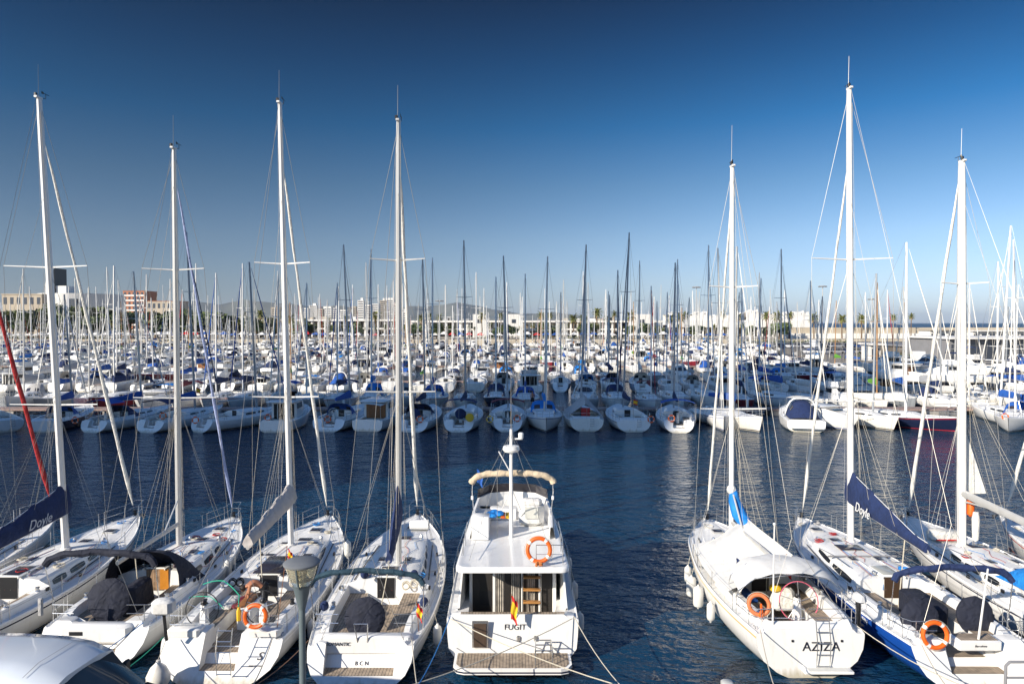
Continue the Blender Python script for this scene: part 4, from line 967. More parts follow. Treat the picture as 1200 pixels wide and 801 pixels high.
for k_ in (1, 2, 3): m.tube([Vector(p) + Vector((0, 0, .012)) for p in rings[k_]], .009, 4)
m.build('seam', [cream], o)
for sg in (-1, 1):
    for k_ in range(5): m = MB(); p = Vector(rings[k_][0 if sg < 0 else -1]); m.tube([p, p + Vector((sg * .04, 0, -.4))], .008, 4); m.build('lashing', [ropem], o)
boom_set(s, rF, at, 2.7, 2.4, 2.6, None)
m = MB(); m.tube([(b.x + .02, b.y - .1, 4.05), (b.x + .06, b.y - .14, 3.6), (b.x + .16, b.y - .4, 3.15), (b.x + .3, b.y - 1.0, 2.8)], [.15, .24, .30, .24], 10); m.build('mast_sail_cover', [royal], rF)
m = MB(); m.ball((b.x - .05, b.y - .1, 4.05), .2, (1, 1, 1), 8, 6); m.build('sail_head', [whitec], rF)
# stern canopy on bows
m = MB(); rings = []
for y, zz, hw in ((1.75, 2.55, 1.70), (2.1, 2.70, 1.72), (2.6, 2.78, 1.70), (3.2, 2.70, 1.60)):
    rings.append([(.1 + hw * math.copysign(1 - (1 - abs(u)) ** 1.25, u), y, zz - .62 * abs(u) ** 2.6 + .02 * math.sin(u * 14 + y * 3)) for u in [k / 10 for k in range(-10, 11)]])
m.loft(rings, closed=False); m.build('canopy', [MATS['white_awning']], rF, ang=70)
for y, zz in ((1.77, 2.50), (2.6, 2.70)):
    m = MB(); m.tube([(.1 - 1.7, y + .4, 1.6), (.1 - 1.72, y, zz - .5), (.1 - 1.2, y, zz - .12), (.1, y, zz), (.1 + 1.2, y, zz - .12), (.1 + 1.72, y, zz - .5), (.1 + 1.7, y + .4, 1.6)], .016, 5); m.build('canopy_frame', [steel], rF)
wheel(rF, .35, 1.75, 1.62, .64, None, True, rim=mat('pink_wheel_grip', (.62, .12, .18), .6), base=.85)
m = MB(); m.box((.2, 2.7, 1.35), (.9, .6, .75), ch=.15, taper=.8); m.build('cockpit_table', [cream], rF)
m = MB(); m.ball((-.12, 2.55, 1.76), .2, (1.1, .9, .7), 8, 5); m.build('yellow_bag', [yellow], None); o = bpy.data.objects['yellow_bag']; o.name = 'bag'; o.location = (9.1, 20.5, 0); tag(o, 'yellow bag lying on the cockpit table under the white canopy', 'bag')
ladder(rF, .35, -.05, .35, 1.45, .40, 5, .3)
text('stern_lettering', 'AZIZA', .40, textd, rF, (.32, -.005 + .03, .82), (math.pi / 2, 0, 0), sx=1.0)
m = MB(); m.box((.45, -.12, .28), (1.5, .34, .08), ch=.03); m.box((.45, -.13, .325), (1.2, .24, .012), 1); m.build('swim_platform', [gel, mat('pale_grating', (.6, .6, .57), .7, var=.1)], rF)
for x, z in ((-.55, 1.12), (.95, 1.12), (1.2, .42)): m = MB(); m.box((x, .035, z), (.07, .03, .07), ch=.01); m.build('scupper', [black], rF)
m = MB(); m.box((1.35, .9, 1.66), (.26, .03, .2)); m = MB(); m.box((.6, 4.33, 1.55), (.38, .03, .14)); m.build('bulkhead_vent', [wood], rF)
# -- boat G, blue topsides
sG = Sail(L=13.0, B=4.15, sw=.88, k=.55, aft=[(.5, .5)], hwf=.46, afth=.16, yc=4.9, yr=10.2, hc=.46, coam=.28, zs0=1.15, teak=teak, rake=.35)
rG, s, at, b = near_sail('blue-hulled sailing yacht with navy bimini, two covered wheels and a lettered navy sail cover', 13.75, 19.5, sG, (997, 632, 28.6), (995, 105, 28.6), [(305, 1.67), (470, 1.72)], hull=bluep, boot=navyp, mm=maston, mr=.125, jib=whitec, jr=.075, jtop=.84, win=[(5.4, 7.0), (7.3, 8.6)], slide=mat('clear_hatch', (.42, .42, .38), .15), door=mat('dark_brown_door', (.06, .035, .02), .4))
boom_set(s, rG, at, 3.25, 2.9, 3.2, navy, 1.25, .30, True, width=.22, cw=textw)
text('sail_lettering', 'Doyle', .56, textw, rG, (b.x * .70 - .29, b.y - 1.75, 3.2), (math.pi / 2, 0, -math.pi / 2 - b.x / 6), shear=.35, ext=.006)
arch_roll(s, rG, 1.55, 3.18, 1.85, navy, r=.12)
wheel(rG, -.95, 1.7, 1.55, .55, navyd, True, base=.7); wheel(rG, .92, 1.9, 1.55, .55, navyd, True, base=.7)
m = MB(); m.box((0, 3.1, 1.2), (.75, 1.7, .85), ch=.1); m.build('table_cover', [navyd], rG)
m = MB(); m.box((.15, .75, 1.22), (1.3, .55, .3), ch=.05); m.box((.15, .76, 1.375), (1.1, .45, .012), 1); m.build('helm_seat', [gel, teak], rG)
text('stern_lettering', 'Barcelona', .09, textd, rG, (.15, .47, 1.2), (math.pi / 2, 0, 0), shear=.2)
text('hull_lettering', 'DELFIN', .24, textw, rG, (-sG.b(3.0) - .02, 3.1, .85), (math.pi / 2, 0, -math.pi / 2))
m = MB(); m.box((-1.2, 5.6, s.z(1.2, 5.6) + .07), (.0, .0, 0))
m = MB(); m.tube([(-1.35, 7.05, s.z(0, 7) + .03), (1.35, 7.05, s.z(0, 7) + .03)], .035, 6); m.build('mainsheet_track', [greyw], rG)
m = MB(); m.box((0, 8.1, s.z(0, 8.1) + .035), (.95, .62, .03), ch=.01); m.build('hatch', [smoke], rG)
m = MB()
for k in range(6): m.torus((.5 + .05 * k, 5.2 + .1 * math.sin(k * 2), s.z(.5, 5.2) + .08 + .02 * k), .16, .02, (.3 * math.sin(k), .3, 1), 12, 4)
m.build('rope_heap', [ropem], rG)
m = MB(); m.tube([(.6, 5.6, s.z(.6, 5.5) + .1), (.9, 5.5, s.z(.9, 5.5) + .12)], .09, 8); m.build('rope_bag', [royal], rG)
# -- boat H
sH = Sail(L=12.8, B=3.9, sw=.80, k=-.05, aft=[], yc=4.2, yr=9.2, hc=.48, coam=.3)
rH, s, at, b = near_sail('white sailing yacht with bare boom and thick white mast near the right edge', 18.9, 19.9, sH, (1127, 634, 28.2), (1127, 190, 28.2), [(333, .98), (473, 1.25)], mm=maston, mr=.155, jib=whitec, jr=.085, jtop=.97, anti=anti, stripe=navyp)
boom_set(s, rH, at, 3.75, 2.5, 3.3, None, bare_r=.12)
m = MB(); tm = at(3.6); m.add([(tm.x + .16, tm.y, 6.2), (tm.x + .95, tm.y - .1, 3.75), (tm.x + .2, tm.y, 3.7), (tm.x + .14, tm.y, 5)], [[0, 1, 2, 3]]); m.build('sail_tail', [whitec], rH)
m = MB(); m.box((-.1, 9.6, s.z(0, 9.6) + .22), (1.25, .75, .4), ch=.15); m.box((-.1, 9.22, s.z(0, 9.6) + .1), (1.1, .02, .06), 1); m.build('life_raft', [cream, redp], rH)
hood(s, rH, 3.6, 4.9, 1.1, 2.2, royal)
hatch(s, rH, .2, 7.9, .75, .5)
# -- boat I, red trimmed, right edge
sI = Sail(L=12.0, B=3.9, sw=.8, k=0, aft=[])
rI, s, at, b = near_sail('white sailing yacht with a red stripe, cut by the right edge', 23.6, 20.8, sI, (1285, 640, 28.5), (1300, 150, 28.5), [(320, 1.2), (470, 1.4)], hull=gel, stripe=redp, boot=redp, anti=antir, jib=whitec)
for r_0, s_0, sd_ in ((rA, sA, 1), (rB, sB, 2), (rC, sC, 3), (rD, sD, 4), (rF, sF, 5), (rG, sG, 6), (rH, sH, 7), (rZ, sZ, 8), (rI, sI, 9)): clutter(r_0, s_0, sd_)
# -- inflatable and white motor launch at the right edge
def hullboat(label, loc, rz, L, B, sw=.9, hullm=gel, boot=navyp, cat='motor boat', zs=(1.0, .95, 1.35), name='motor_boat', **kw):
    s = Sail(L=L, B=B, sw=sw, k=.1, full=2.4, zs0=zs[0], zsm=zs[1], zs1=zs[2], fine=1.15, rake=kw.pop('rake', 1.2), aft=[], y0=.05, **kw); r0 = thing(name, label, cat, loc, rz)
    s.build(r0, hullm=hullm, bootm=boot, step=.6); return r0, s
# ---------------------------------------------------------------- the white motor yacht at the centre
rE, s = hullboat('white flybridge motor yacht with orange lifebuoy, FUGIT across its stern', (.02, 21.15, 0), 0, 11.6, 4.25, sw=.98, yc=1.55, yr=1.75, hc=.02, coam=.03, seat=-.6, sole=-.62, zs=(1.46, 1.46, 1.95), cat='motor yacht', name='motor_yacht', teak=teak)
m = MB(); n = 8
out = [(-1.8, 0), (-1.8, -.7), (-1.68, -.9), (-1.45, -.98), (1.45, -.98), (1.68, -.9), (1.8, -.7), (1.8, 0)]
slab(m, out, .26, .44, 0); slab(m, [(x * .955, y * .93 - .01) for x, y in out], .441, .452, 1); slab(m, [(x * 1.012, y * 1.012 + .01) for x, y in out], .30, .345, 2)
m.build('swim_platform', [gel, teak, navyp], rE, smooth=False)
m = MB(); m.box((0, .33, 1.50), (3.9, .34, .10), ch=.04); m.build('cockpit_coaming', [gel], rE)
m = MB(); m.box((0, .33, 1.56), (3.3, .2, .02)); m.build('coaming_cap', [teak], rE)
# house
H1 = [(1.62, 1.62, 1.62, 2.95), (4.5, 1.58, 1.50, 2.95), (5.9, 1.48, 1.35, 2.95), (7.6, 1.25, 1.0, 2.15), (8.8, .85, .6, 1.75)]
m = MB(); m.loft([[(-a, y, .86), (-b2, y, z - .08), (-b2 + .1, y, z), (b2 - .1, y, z), (b2, y, z - .08), (a, y, .86)] for y, a, b2, z in H1], True, False, True); m.build('cabin', [gel], rE, ang=30)
for sg in (1, -1):
    m = MB(); m.loft([[(sg * (1.632), 1.9, 1.75), (sg * 1.632, 1.9, 2.7)], [(sg * 1.575, 4.5, 1.8), (sg * 1.535, 4.5, 2.68)], [(sg * 1.46, 5.9, 1.85), (sg * 1.40, 5.9, 2.6)], [(sg * 1.27, 7.1, 1.95), (sg * 1.22, 7.1, 2.15)]], closed=False); m.build('side_window', [glass], rE)
m = MB(); m.loft([[(-1.2, 6.15, 2.86), (1.2, 6.15, 2.86)], [(-.98, 7.5, 2.24), (.98, 7.5, 2.24)]], closed=False); m.build('windscreen', [glass], rE)
yb = 1.585
m = MB(); m.box((0, yb, 1.9), (2.75, .04, 2.0)); m.build('saloon_opening', [mat('cabin_interior', (.025, .022, .02), .5)], rE)
for x, wd in ((-1.40, .10), (-.62, .09), (.32, .06), (.92, .10), (1.40, .12)):
    m = MB(); m.box((x, yb - .04, 1.9), (wd, .06, 2.04), ch=.01); m.build('door_frame', [gel], rE)
m = MB(); m.box((0, yb - .035, 2.88), (2.9, .05, .1)); m.build('door_head', [gel], rE)
for x in (-.42, .10, .12 + .5):
    m = MB(); rings = []
    for k in range(2): rings.append([(x - .14 + .28 * j / 12, yb - .03 - .012 * math.sin(j * 1.9), 1.0 + 1.8 * k) for j in range(13)])
    m.loft(rings, closed=False); m.build('curtain', [curtain], rE)
for x, wd in ((-.30, .5), (.62, .5)): pass
for k in range(5):
    m = MB(); m.box((.64, yb - .14 - .04 * k * 0, 1.05 + .42 * k), (.58, .20, .05), ch=.012); m.build('ladder_tread', [mat('honey_wood', (.45, .22, .07), .45, var=.1)], rE)
for x in (.34, .94): m = MB(); m.tube([(x, yb - .22, .9), (x, yb - .16, 2.95)], .02, 6); m.build('ladder_rail', [steel], rE)
for x in (-.9,): m = MB(); m.box((x, yb - .03, 1.55), (.40, .02, .5), ch=.01); m.build('dark_locker', [black], rE)
# side wings beside the cockpit
for sg in (1, -1):
    m = MB(); m.add([(sg * 1.66, 1.6, .9), (sg * 1.66, 1.6, 2.95), (sg * 1.66, 1.05, 2.95), (sg * 1.78, .75, 1.55), (sg * 1.78, .75, .9)], [[0, 1, 2, 3, 4]]); m.add([(sg * 1.60, 1.6, .9), (sg * 1.60, 1.6, 2.95), (sg * 1.60, 1.05, 2.95), (sg * 1.72, .75, 1.55), (sg * 1.72, .75, .9)], [[0, 1, 2, 3, 4]])
    m.add([(sg * 1.66, 1.05, 2.95), (sg * 1.78, .75, 1.55), (sg * 1.72, .75, 1.55), (sg * 1.60, 1.05, 2.95)], [[0, 1, 2, 3]]); m.build('side_wing', [gel], rE, smooth=False)
# flybridge deck with rounded corners and its coaming
m = MB(); o1 = []
def rr(hw, y0, y1, c=.28, n=4):
    o = []
    for cx, cy, a0 in ((hw - c, y0 + c, -90), (hw * .92 - c, y1 - c, 0), (-hw * .92 + c, y1 - c, 90), (-hw + c, y0 + c, 180)):
        for k in range(n + 1): a = R(a0 + 90 * k / n); o.append((cx + c * math.cos(a), cy + c * math.sin(a)))
    return o
o1 = rr(1.80, .05, 6.3); o2 = rr(1.74, .10, 6.25); o3 = rr(1.66, .2, 6.15)
m.loft([[(x, y, 2.93) for x, y in o3], [(x, y, 2.96) for x, y in o1], [(x, y, 3.08) for x, y in o1], [(x, y, 3.13) for x, y in o2], [(x, y, 3.10) for x, y in o3]], True, True, True); m.build('flybridge_deck', [gel], rE, ang=60)
m = MB(); rin = []; ro = []
path = [(-1.45, 3.0), (-1.52, 4.5), (-1.40, 5.7), (-.95, 6.25), (0, 6.4), (.95, 6.25), (1.40, 5.7), (1.52, 4.5), (1.45, 3.0)]
hz = [.42, .62, .78, .85, .88, .85, .78, .62, .42]
m.loft([[(x * 1.06, y + (.05 if y > 5 else 0), 3.08), (x * 1.0, y, 3.1 + h * .9), (x * .985, y - .02, 3.1 + h), (x * .93, y - .05, 3.1 + h), (x * .90, y - .08, 3.12)] for (x, y), h in zip(path, hz)], False, False, False); m.build('flybridge_coaming', [gel], rE, ang=50)
m = MB(); m.loft([[(x, y - .03, 3.1 + h), (x * .97, y - .22, 3.1 + h + .38)] for (x, y), h in list(zip(path, hz))[2:7]], closed=False); m.build('flybridge_windscreen', [smoke], rE)
m = MB(); m.box((-1.12, 4.4, 3.33), (.55, 2.6, .45), ch=.06); m.box((-.55, 5.55, 3.33), (1.5, .5, .45), ch=.06); m.build('flybridge_bench', [gel], rE)
m = MB(); m.box((-1.14, 3.1, 3.52), (.62, .55, .82), ch=.03); m.build('wet_bar', [gel], rE)
m = MB(); m.box((.72, 4.75, 3.55), (.95, .75, .85), ch=.2); m.box((.72, 4.62, 4.0), (.8, .4, .28), ch=.12); m.box((.72, 4.33, 3.65), (.5, .03, .42), 1, ch=.03); m.build('helm_seat_cover', [MATS['white_dust_cover'], mat('clear_vinyl_panel', (.55, .55, .50), .3)], rE)
m = MB(); r_ = random.Random(4)
for k in range(9): m.ball((-.85 + .16 * (k % 3) + r_.uniform(-.05, .05), 4.0 + .17 * (k // 3) + r_.uniform(-.05, .05), 3.62 + r_.uniform(0, .1)), .14, (1.2, 1, .55), 8, 5)
o = m.build('blue_cover_cloth', [royal], None, loc=(.02, 21.15, 0)); o.name = 'crumpled_cloth'; tag(o, 'crumpled bright blue cloth lying on the flybridge bench of the motor yacht', 'cloth')
m = MB(); m.box((-.35, 4.15, 3.62), (.16, .7, .05), 0, ch=.01); m.box((-.18, 4.2, 3.60), (.16, .7, .05), 1, ch=.01); m.box((-.51, 4.25, 3.61), (.14, .6, .05), 2, ch=.01); o = m.build('towel', [orange, yellow, greenc], None, loc=(.02, 21.15, 0)); tag(o, 'folded orange, yellow and green towel beside the blue cloth', 'towel')
# beige folded bimini on its bows
pts = [(-1.42, 4.1, 3.5), (-1.48, 3.6, 4.6), (-1.46, 3.55, 5.0), (-1.2, 3.5, 5.24), (-.6, 3.5, 5.32), (0, 3.5, 5.34), (.6, 3.5, 5.32), (1.2, 3.5, 5.24), (1.46, 3.55, 5.0), (1.48, 3.6, 4.6), (1.42, 4.1, 3.5)]
m = MB(); m.tube(pts, .018, 6); m.build('bimini_frame', [steel], rE)
m = MB(); bp = [Vector((1.5 * math.copysign(1 - (1 - abs(u)) ** 1.4, u), 3.5 + .03 * math.sin(u * 9), 5.34 - .36 * abs(u) ** 3.4 + .012 * math.sin(u * 23))) for u in [k / 14 for k in range(-14, 15)]]; m.tube(bp, [.115 + .012 * math.sin(k * 1.9) for k in range(29)], 10); m.build('folded_bimini', [beige], rE)
for sg in (1, -1): m = MB(); m.box((sg * 1.47, 3.6, 4.42), (.09, .09, .14), ch=.02); m.build('deck_lamp', [gel], rE)
# flybridge mast with radar and aerials
m = MB(); m.tube([(-.05, 3.15, 3.1), (-.05, 3.15, 7.0)], [.075, .055], 10); m.tube([(-.05, 3.15, 5.4), (-.5, 3.2, 6.2)], .02, 5); m.tube([(-.05, 3.15, 4.9), (-.4, 3.9, 3.9)], .02, 5); m.tube([(-.05, 3.15, 4.9), (.3, 3.9, 3.9)], .02, 5)
ms = m.build('aerial_mast', [maston], rE)
m = MB(); m.lathe([(.05, -.1), (.26, -.08), (.31, 0), (.28, .12), (.1, .16)], (-.05, 3.15, 6.28), 16); m.build('radar_dome', [gel], ms)
m = MB(); m.box((.22, 3.15, 6.66), (.28, .06, .05)); m.lathe([(.09, 0), (.10, .16), (.07, .2)], (.3, 3.15, 6.68), 10); m.build('navigation_light', [gel], ms)
m = MB(); m.tube([(-.05, 3.15, 7.0), (-.06, 3.15, 8.9)], [.012, .006], 4); m.build('antenna', [wirem], ms)
m = MB(); m.tube([(-.55, 3.2, 3.1), (-.55, 3.15, 5.6)], .008, 4); m.build('antenna', [wirem], rE)
m = MB()
for a_, b_ in (((-.05, 3.15, 6.9), (-1.4, .6, 3.15)), ((-.05, 3.15, 6.9), (1.3, .6, 3.15)), ((-.05, 3.15, 6.9), (-1.3, 6, 4)), ((-.05, 3.15, 6.9), (1.3, 6, 4))): m.tube([a_, b_], .006, 4)
m.build('mast_stay', [wirem], rE)
for a_, b_, r1 in (((-.45, 5, 6.4 - .4), (-.75, 5.5, 5.2), .035), ((.45, 5, 6.4), (.65, 5.5, 5.9), .03)): pass
m = MB()
for sg in (1,): m.tube([(.75, .35, 3.12), (.75, .35, 3.75), (1.6, .35, 3.75), (1.62, .9, 3.75), (1.62, 2.9, 3.75)], .016, 5); m.tube([(1.6, .35, 3.12), (1.6, .35, 3.75)], .016, 5); m.tube([(1.62, 1.6, 3.12), (1.62, 1.6, 3.75)], .016, 5)
m.tube([(.75, .35, 3.45), (1.6, .35, 3.45), (1.62, 2.9, 3.45)], .010, 5); m.build('flybridge_rail', [steel], rE)
m = MB()
for y in (1.2, 2.2): m.tube([(-1.62, y, 3.12), (-1.62, y, 3.7)], .014, 5)
m.tube([(-1.62, .4, 3.4), (-1.62, 3.0, 3.7)], .014, 5); m.build('flybridge_rail', [steel], rE)
# stern details
m = MB(); m.box((-1.02, -.012, 1.05), (.50, .02, .85), 1, ch=.005); m.box((-1.02, -.03, 1.02), (.40, .02, .74), 0, ch=.004); m.build('transom_door', [mat('dark_teak_panel', (.07, .045, .03), .6, var=.2, stretch=(8, 1, 1)), steel], rE)
text('stern_lettering', 'FUGIT', .25, textd, rE, (.08, 0, 1.14), (math.pi / 2, 0, 0), sx=1.0).location.y = .105
for sx in (.18, .72): m = MB(); m.box((sx, .06, .88), (.12, .1, .16), ch=.04); m.build('fairlead', [steel], rE)
m = MB()
for sg in (-1, 1): m.tube([(.95 + sg * .26, -.78, .46), (.95 + sg * .26, -.72, .85), (.95 + sg * .24, -.2, .95), (.95 + sg * .24, -.12, .46)], .022, 6)
for y, z in ((-.70, .86), (-.45, .92), (-.2, .95)): m.tube([(.7, y, z), (1.2, y, z)], .022, 6)
m.build('boarding_ladder', [steel], rE)
m = MB()
for sg in (1, -1):
    for h in (.78, .42): m.tube([sheer_pt(s, y, sg, h) for y in (2.4, 4.5, 6.5, 8.5, 9.8)] + [Vector((sg * .25, 11.4, s.zs1 + h + .1))] + ([Vector((-.25, 11.4, s.zs1 + h + .1))] if sg == 1 else []), .018, 5)
m.build('bow_rail', [steel], rE)
for sg in (1, -1):
    for y in (2.4, 4.5, 6.5, 8.5, 9.8): m = MB(); m.tube([sheer_pt(s, y, sg), sheer_pt(s, y, sg, .78)], .014, 5); m.build('stanchion', [steel], rE)
m = MB(); m.add([sheer_pt(s, y, 1, h, .05) for y, h in ((1.7, 0), (2.4, 0), (4.5, 0), (4.5, .75), (2.4, .75), (1.7, .9))], [[0, 1, 2, 5], [2, 3, 4, 1]]) if False else None
hatch(s, rE, 0, 9.6, .6, .6)
# ---------------------------------------------------------------- loose things on and around the near boats
lifebuoy('orange lifebuoy with white bands on the motor yacht flybridge rail', (.85, 21.42, 3.62), .42)
m = MB()
for k in range(10): m.ball((.08 * math.sin(k * 2.4), .03 * math.cos(k * 5), -.05 + .05 * math.cos(k * 1.7)), .05, n=6, k=4)
tag(m.build('rope_bundle', [mat('orange_rope', (.5, .17, .05), .9, var=.3, vscale=40)], None, loc=(.85, 21.32, 3.27)), 'knotted orange line hanging on the motor yacht lifebuoy', 'rope')
lifebuoy('bright orange lifebuoy on the stern rail of the open-sterned yacht', (-7.78, 20.45, 1.92), .38)
m = MB(); m.lathe([(.03, -.2), (.07, -.18), (.075, .1), (.03, .22)], (0, 0, 0), 8); tag(m.build('rescue_light', [yellow], None, loc=(-8.3, 20.5, 1.95)), 'yellow floating rescue light beside the orange lifebuoy at left', 'rescue light')
lifebuoy('faded brown-orange lifebuoy with an orange line on the AZIZA yacht', (7.72, 21.1, 2.0), .36, orangeb, nrm=(-.35, -1, .2), band=orangeb)
lifebuoy('orange lifebuoy with white bands on the blue-hulled yacht', (12.55, 20.0, 1.55), .42)
m = MB(); m.tube([(0, 0, .18), (.02, 0, -.05), (-.03, .02, -.2), (.05, 0, -.28)], [.03, .05, .05, .04], 6); tag(m.build('throw_line', [orange], None, loc=(7.74, 20.98, 1.9)), 'bright orange throw line hanging inside the faded lifebuoy', 'rope')
m = MB(); m.lathe([(.04, -.4), (.13, -.3), (.14, .25), (.05, .4)], (0, 0, 0), 10); tag(m.build('smoke_float', [orange], None, loc=(18.95, 28.0, 3.2)), 'orange canister hanging beside the thick white mast at right', 'canister')
m = MB(); m.lathe([(.05, -.6), (.12, -.5), (.15, .3), (.1, .6)], (0, 0, 0), 10); tag(m.build('rolled_sail', [whitec], None, loc=(18.9, 27.6, 2.5)), 'rolled white bag hanging under the boom at the right', 'bag')
m = MB(); m.lathe([(.1, -.42), (.2, -.4), (.22, .4), (.1, .42)], (0, 0, 0), 12, M=Matrix.Rotation(R(90), 3, 'Y')); m.box((0, 0, -.24), (.7, .35, .04), 1); tag(m.build('life_raft_canister', [gel, steel], None, loc=(-3.95, 28.9, s.zs1 + .25)), 'white life raft canister on the foredeck left of the motor yacht', 'life raft')
def outboard(label, loc, m1=greyc):
    r0 = thing('outboard_motor', label, 'outboard motor', loc); a = MB(); a.box((0, 0, .25), (.34, .5, .28), ch=.1, taper=.85); a.build('cowling', [m1], r0)
    a = MB(); a.box((0, .05, -.25), (.12, .2, .75), ch=.04); a.box((0, .05, -.62), (.24, .3, .03)); a.build('shaft', [black], r0)
    a = MB(); a.tube([(0, .2, .2), (.1, .7, .3)], .02, 5); a.build('tiller', [black], r0); return r0
outboard('pale grey outboard motor clamped to the AZIZA stern rail', (10.9, 21.2, 1.95), mat('pale_cowling', (.55, .55, .55), .4))
for lab, t_, c_, mm_, ln_ in (('white ball fender on the stern of the open-sterned yacht', 0, 0, 0, 0),):
    a = MB(); a.lathe([(.05, -.36), (.2, -.32), (.32, -.12), (.33, .05), (.22, .28), (.07, .42), (.05, .5)], (0, 0, 0), 14); a.tube([(0, 0, .5), (.1, .25, .95)], .01, 4, 1); tag(a.build('fender', [gelw, ropem], None, loc=(-10.25, 19.5, .55)), lab, 'fender')
FN = 0
for lab, px, py, d, X in (('motor yacht, nearest the camera on its starboard side', 683, 733, 22.6, 2.27), ('motor yacht, second from its stern', 682, 695, 25, 2.3), ('motor yacht, third from its stern', 679, 664, 27.4, 2.28),
        ('AZIZA yacht, nearest its stern', 830, 720, 23.6, 6.95), ('AZIZA yacht, large white one beside the cabin', 812, 702, 25.1, 6.92), ('AZIZA yacht, forward of the large white one', 808, 690, 26.2, 6.95), ('AZIZA yacht, nearest its bow', 804, 675, 27.5, 7.15),
        ('yacht left of the motor yacht, by the teak steps', 505, 748, 21.9, -2.42), ('open-sterned yacht, amidships on its right side', 397, 645, 27.5, -6.68), ('open-sterned yacht, near its stern', 332, 742, 22.6, -6.72), ('navy-bimini yacht, near its bow', 272, 668, 27.0, -11.35)):
    c = Vector((X, d, CH - (py - 378) * d / FPX)); fender('white fender hanging on the ' + lab, c + Vector((.1 if X > 6 else -.1, 0, .75)), c, ln=.66 if 'large' not in lab else .8, r=.14 if 'large' not in lab else .19)
for lab, X, Y in (('blue hull, forward', 11.72, 29.2), ('blue hull, amidships', 11.55, 27.2)): fender('small dark fender against the ' + lab, (X + .1, Y, 1.35), (X, Y, .8), fendb, .5, .1)
# mooring lines to the quay
q = 1.6
ml = [('starboard stern line of the motor yacht', (1.95, 21.3, 1.55), (3.1, 16.2, q), ropem), ('port stern line of the motor yacht', (-1.95, 21.3, 1.55), (-2.6, 16.2, q), ropeb), ('long diagonal stern line crossing under FUGIT', (1.9, 21.25, 1.5), (-4.2, 16.2, q), ropem), ('thin diagonal stern line crossing the motor yacht platform', (-1.9, 21.2, 1.5), (4.4, 16.2, q), ropem),
      ('stern line of the AZIZA yacht towards the left', (7.6, 20.7, 1.5), (6.5, 16.2, q), ropem), ('stern line of the AZIZA yacht towards the right', (10.6, 20.7, 1.5), (12.2, 16.2, q), ropem), ('stern line of the blue-hulled yacht', (12.1, 19.9, 1.3), (11.0, 16.2, q), ropem), ('right stern line of the blue-hulled yacht', (15.3, 19.9, 1.3), (16, 16.2, q), ropem),
      ('green stern line of the open-sterned yacht', (-10.5, 20.3, 1.35), (-11.0, 16.2, q), ropeg), ('right stern line of the open-sterned yacht', (-7.2, 20.3, 1.35), (-6.6, 16.2, q), ropem), ('left stern line of the teak-stepped yacht', (-6.1, 20.2, 1.3), (-7.2, 16.2, q), mat('rusty_rope', (.28, .15, .09), .9)), ('right stern line of the teak-stepped yacht', (-3.0, 20.2, 1.3), (-2.2, 16.2, q), ropem),
      ('blue stern line of the navy-bimini yacht', (-11.7, 21.4, 1.3), (-12.6, 16.2, q), ropeb), ('dark stern line of the navy-bimini yacht', (-11.8, 21.3, 1.3), (-11.6, 16.2, q), black)]
for lab, a_, b_, m_ in ml: rope('mooring_line', lab, 'mooring line', [a_, b_], .015, m_, sag=.25, group=None)
rope('hose', 'green hose looped over the cockpit of the open-sterned yacht', 'hose', [(-10.7, 23.4, 1.75), (-9.9, 23.2, 1.95), (-9.2, 22.8, 1.6), (-9.0, 22.2, 1.45)], .018, ropeg, sag=-.05)
rope('hose', 'lower green line across the left cockpit seat of the open-sterned yacht', 'hose', [(-10.8, 22.6, 1.62), (-10.0, 22.4, 1.72), (-9.4, 22.0, 1.5)], .014, ropeg, sag=-.03)
flag('ensign', 'small red and yellow flag on the stern of the motor yacht', (-.02, 20.95, 2.35), .74, .32, [flagr, ochre, ochre, flagr], droop=.25, pole=((-.02, 21.2, 1.5), (-.02, 20.93, 2.42)))
flag('ensign', 'small red flag hanging at the stern of the teak-stepped yacht', (-2.95, 20.9, 2.15), .45, .3, [flagr, ochre, flagr], droop=.4, pole=((-2.9, 21, 1.2), (-2.95, 20.88, 2.2)))
flag('ensign', 'tiny red and yellow flag above the open-sterned yacht cabin', (-7.45, 22.5, 3.3), .35, .25, [flagr, ochre, flagr], droop=.4, pole=((-7.2, 20.6, 1.3), (-7.46, 22.45, 3.4)))
flag('ensign', 'blue courtesy pennant on the motor yacht aerial stays', (-1.35, 26.0, 5.2), .5, .4, [blue], droop=.4)
flag('clothes', 'red and yellow cloth hung under the AZIZA canopy', (9.55, 23.6, 2.75), .75, .35, [maroon, ochre, redc], droop=.2)['category'] = 'cloth'
flag('clothes', 'dark navy and pink cloth hung left under the AZIZA canopy', (8.05, 24.3, 2.35), .5, .4, [navy, redc], droop=.2)['category'] = 'cloth'
a = MB(); a.tube([(0, 0, 0), (.02, 0, 3.2)], [.03, .02], 6); a.ball((.02, 0, 3.24), .05); tag(a.build('deck_pole', [maston], None, loc=(8.02, 20.75, 1.4)), 'thin white aerial pole standing on the AZIZA stern', 'pole')
a = MB(); a.tube([(0, 0, 0), (.25, 0, 2.2)], [.035, .025], 6); tag(a.build('deck_pole', [maston], None, loc=(13.9, 20.1, 1.3)), 'slanting white pole between the two covered wheels', 'pole')
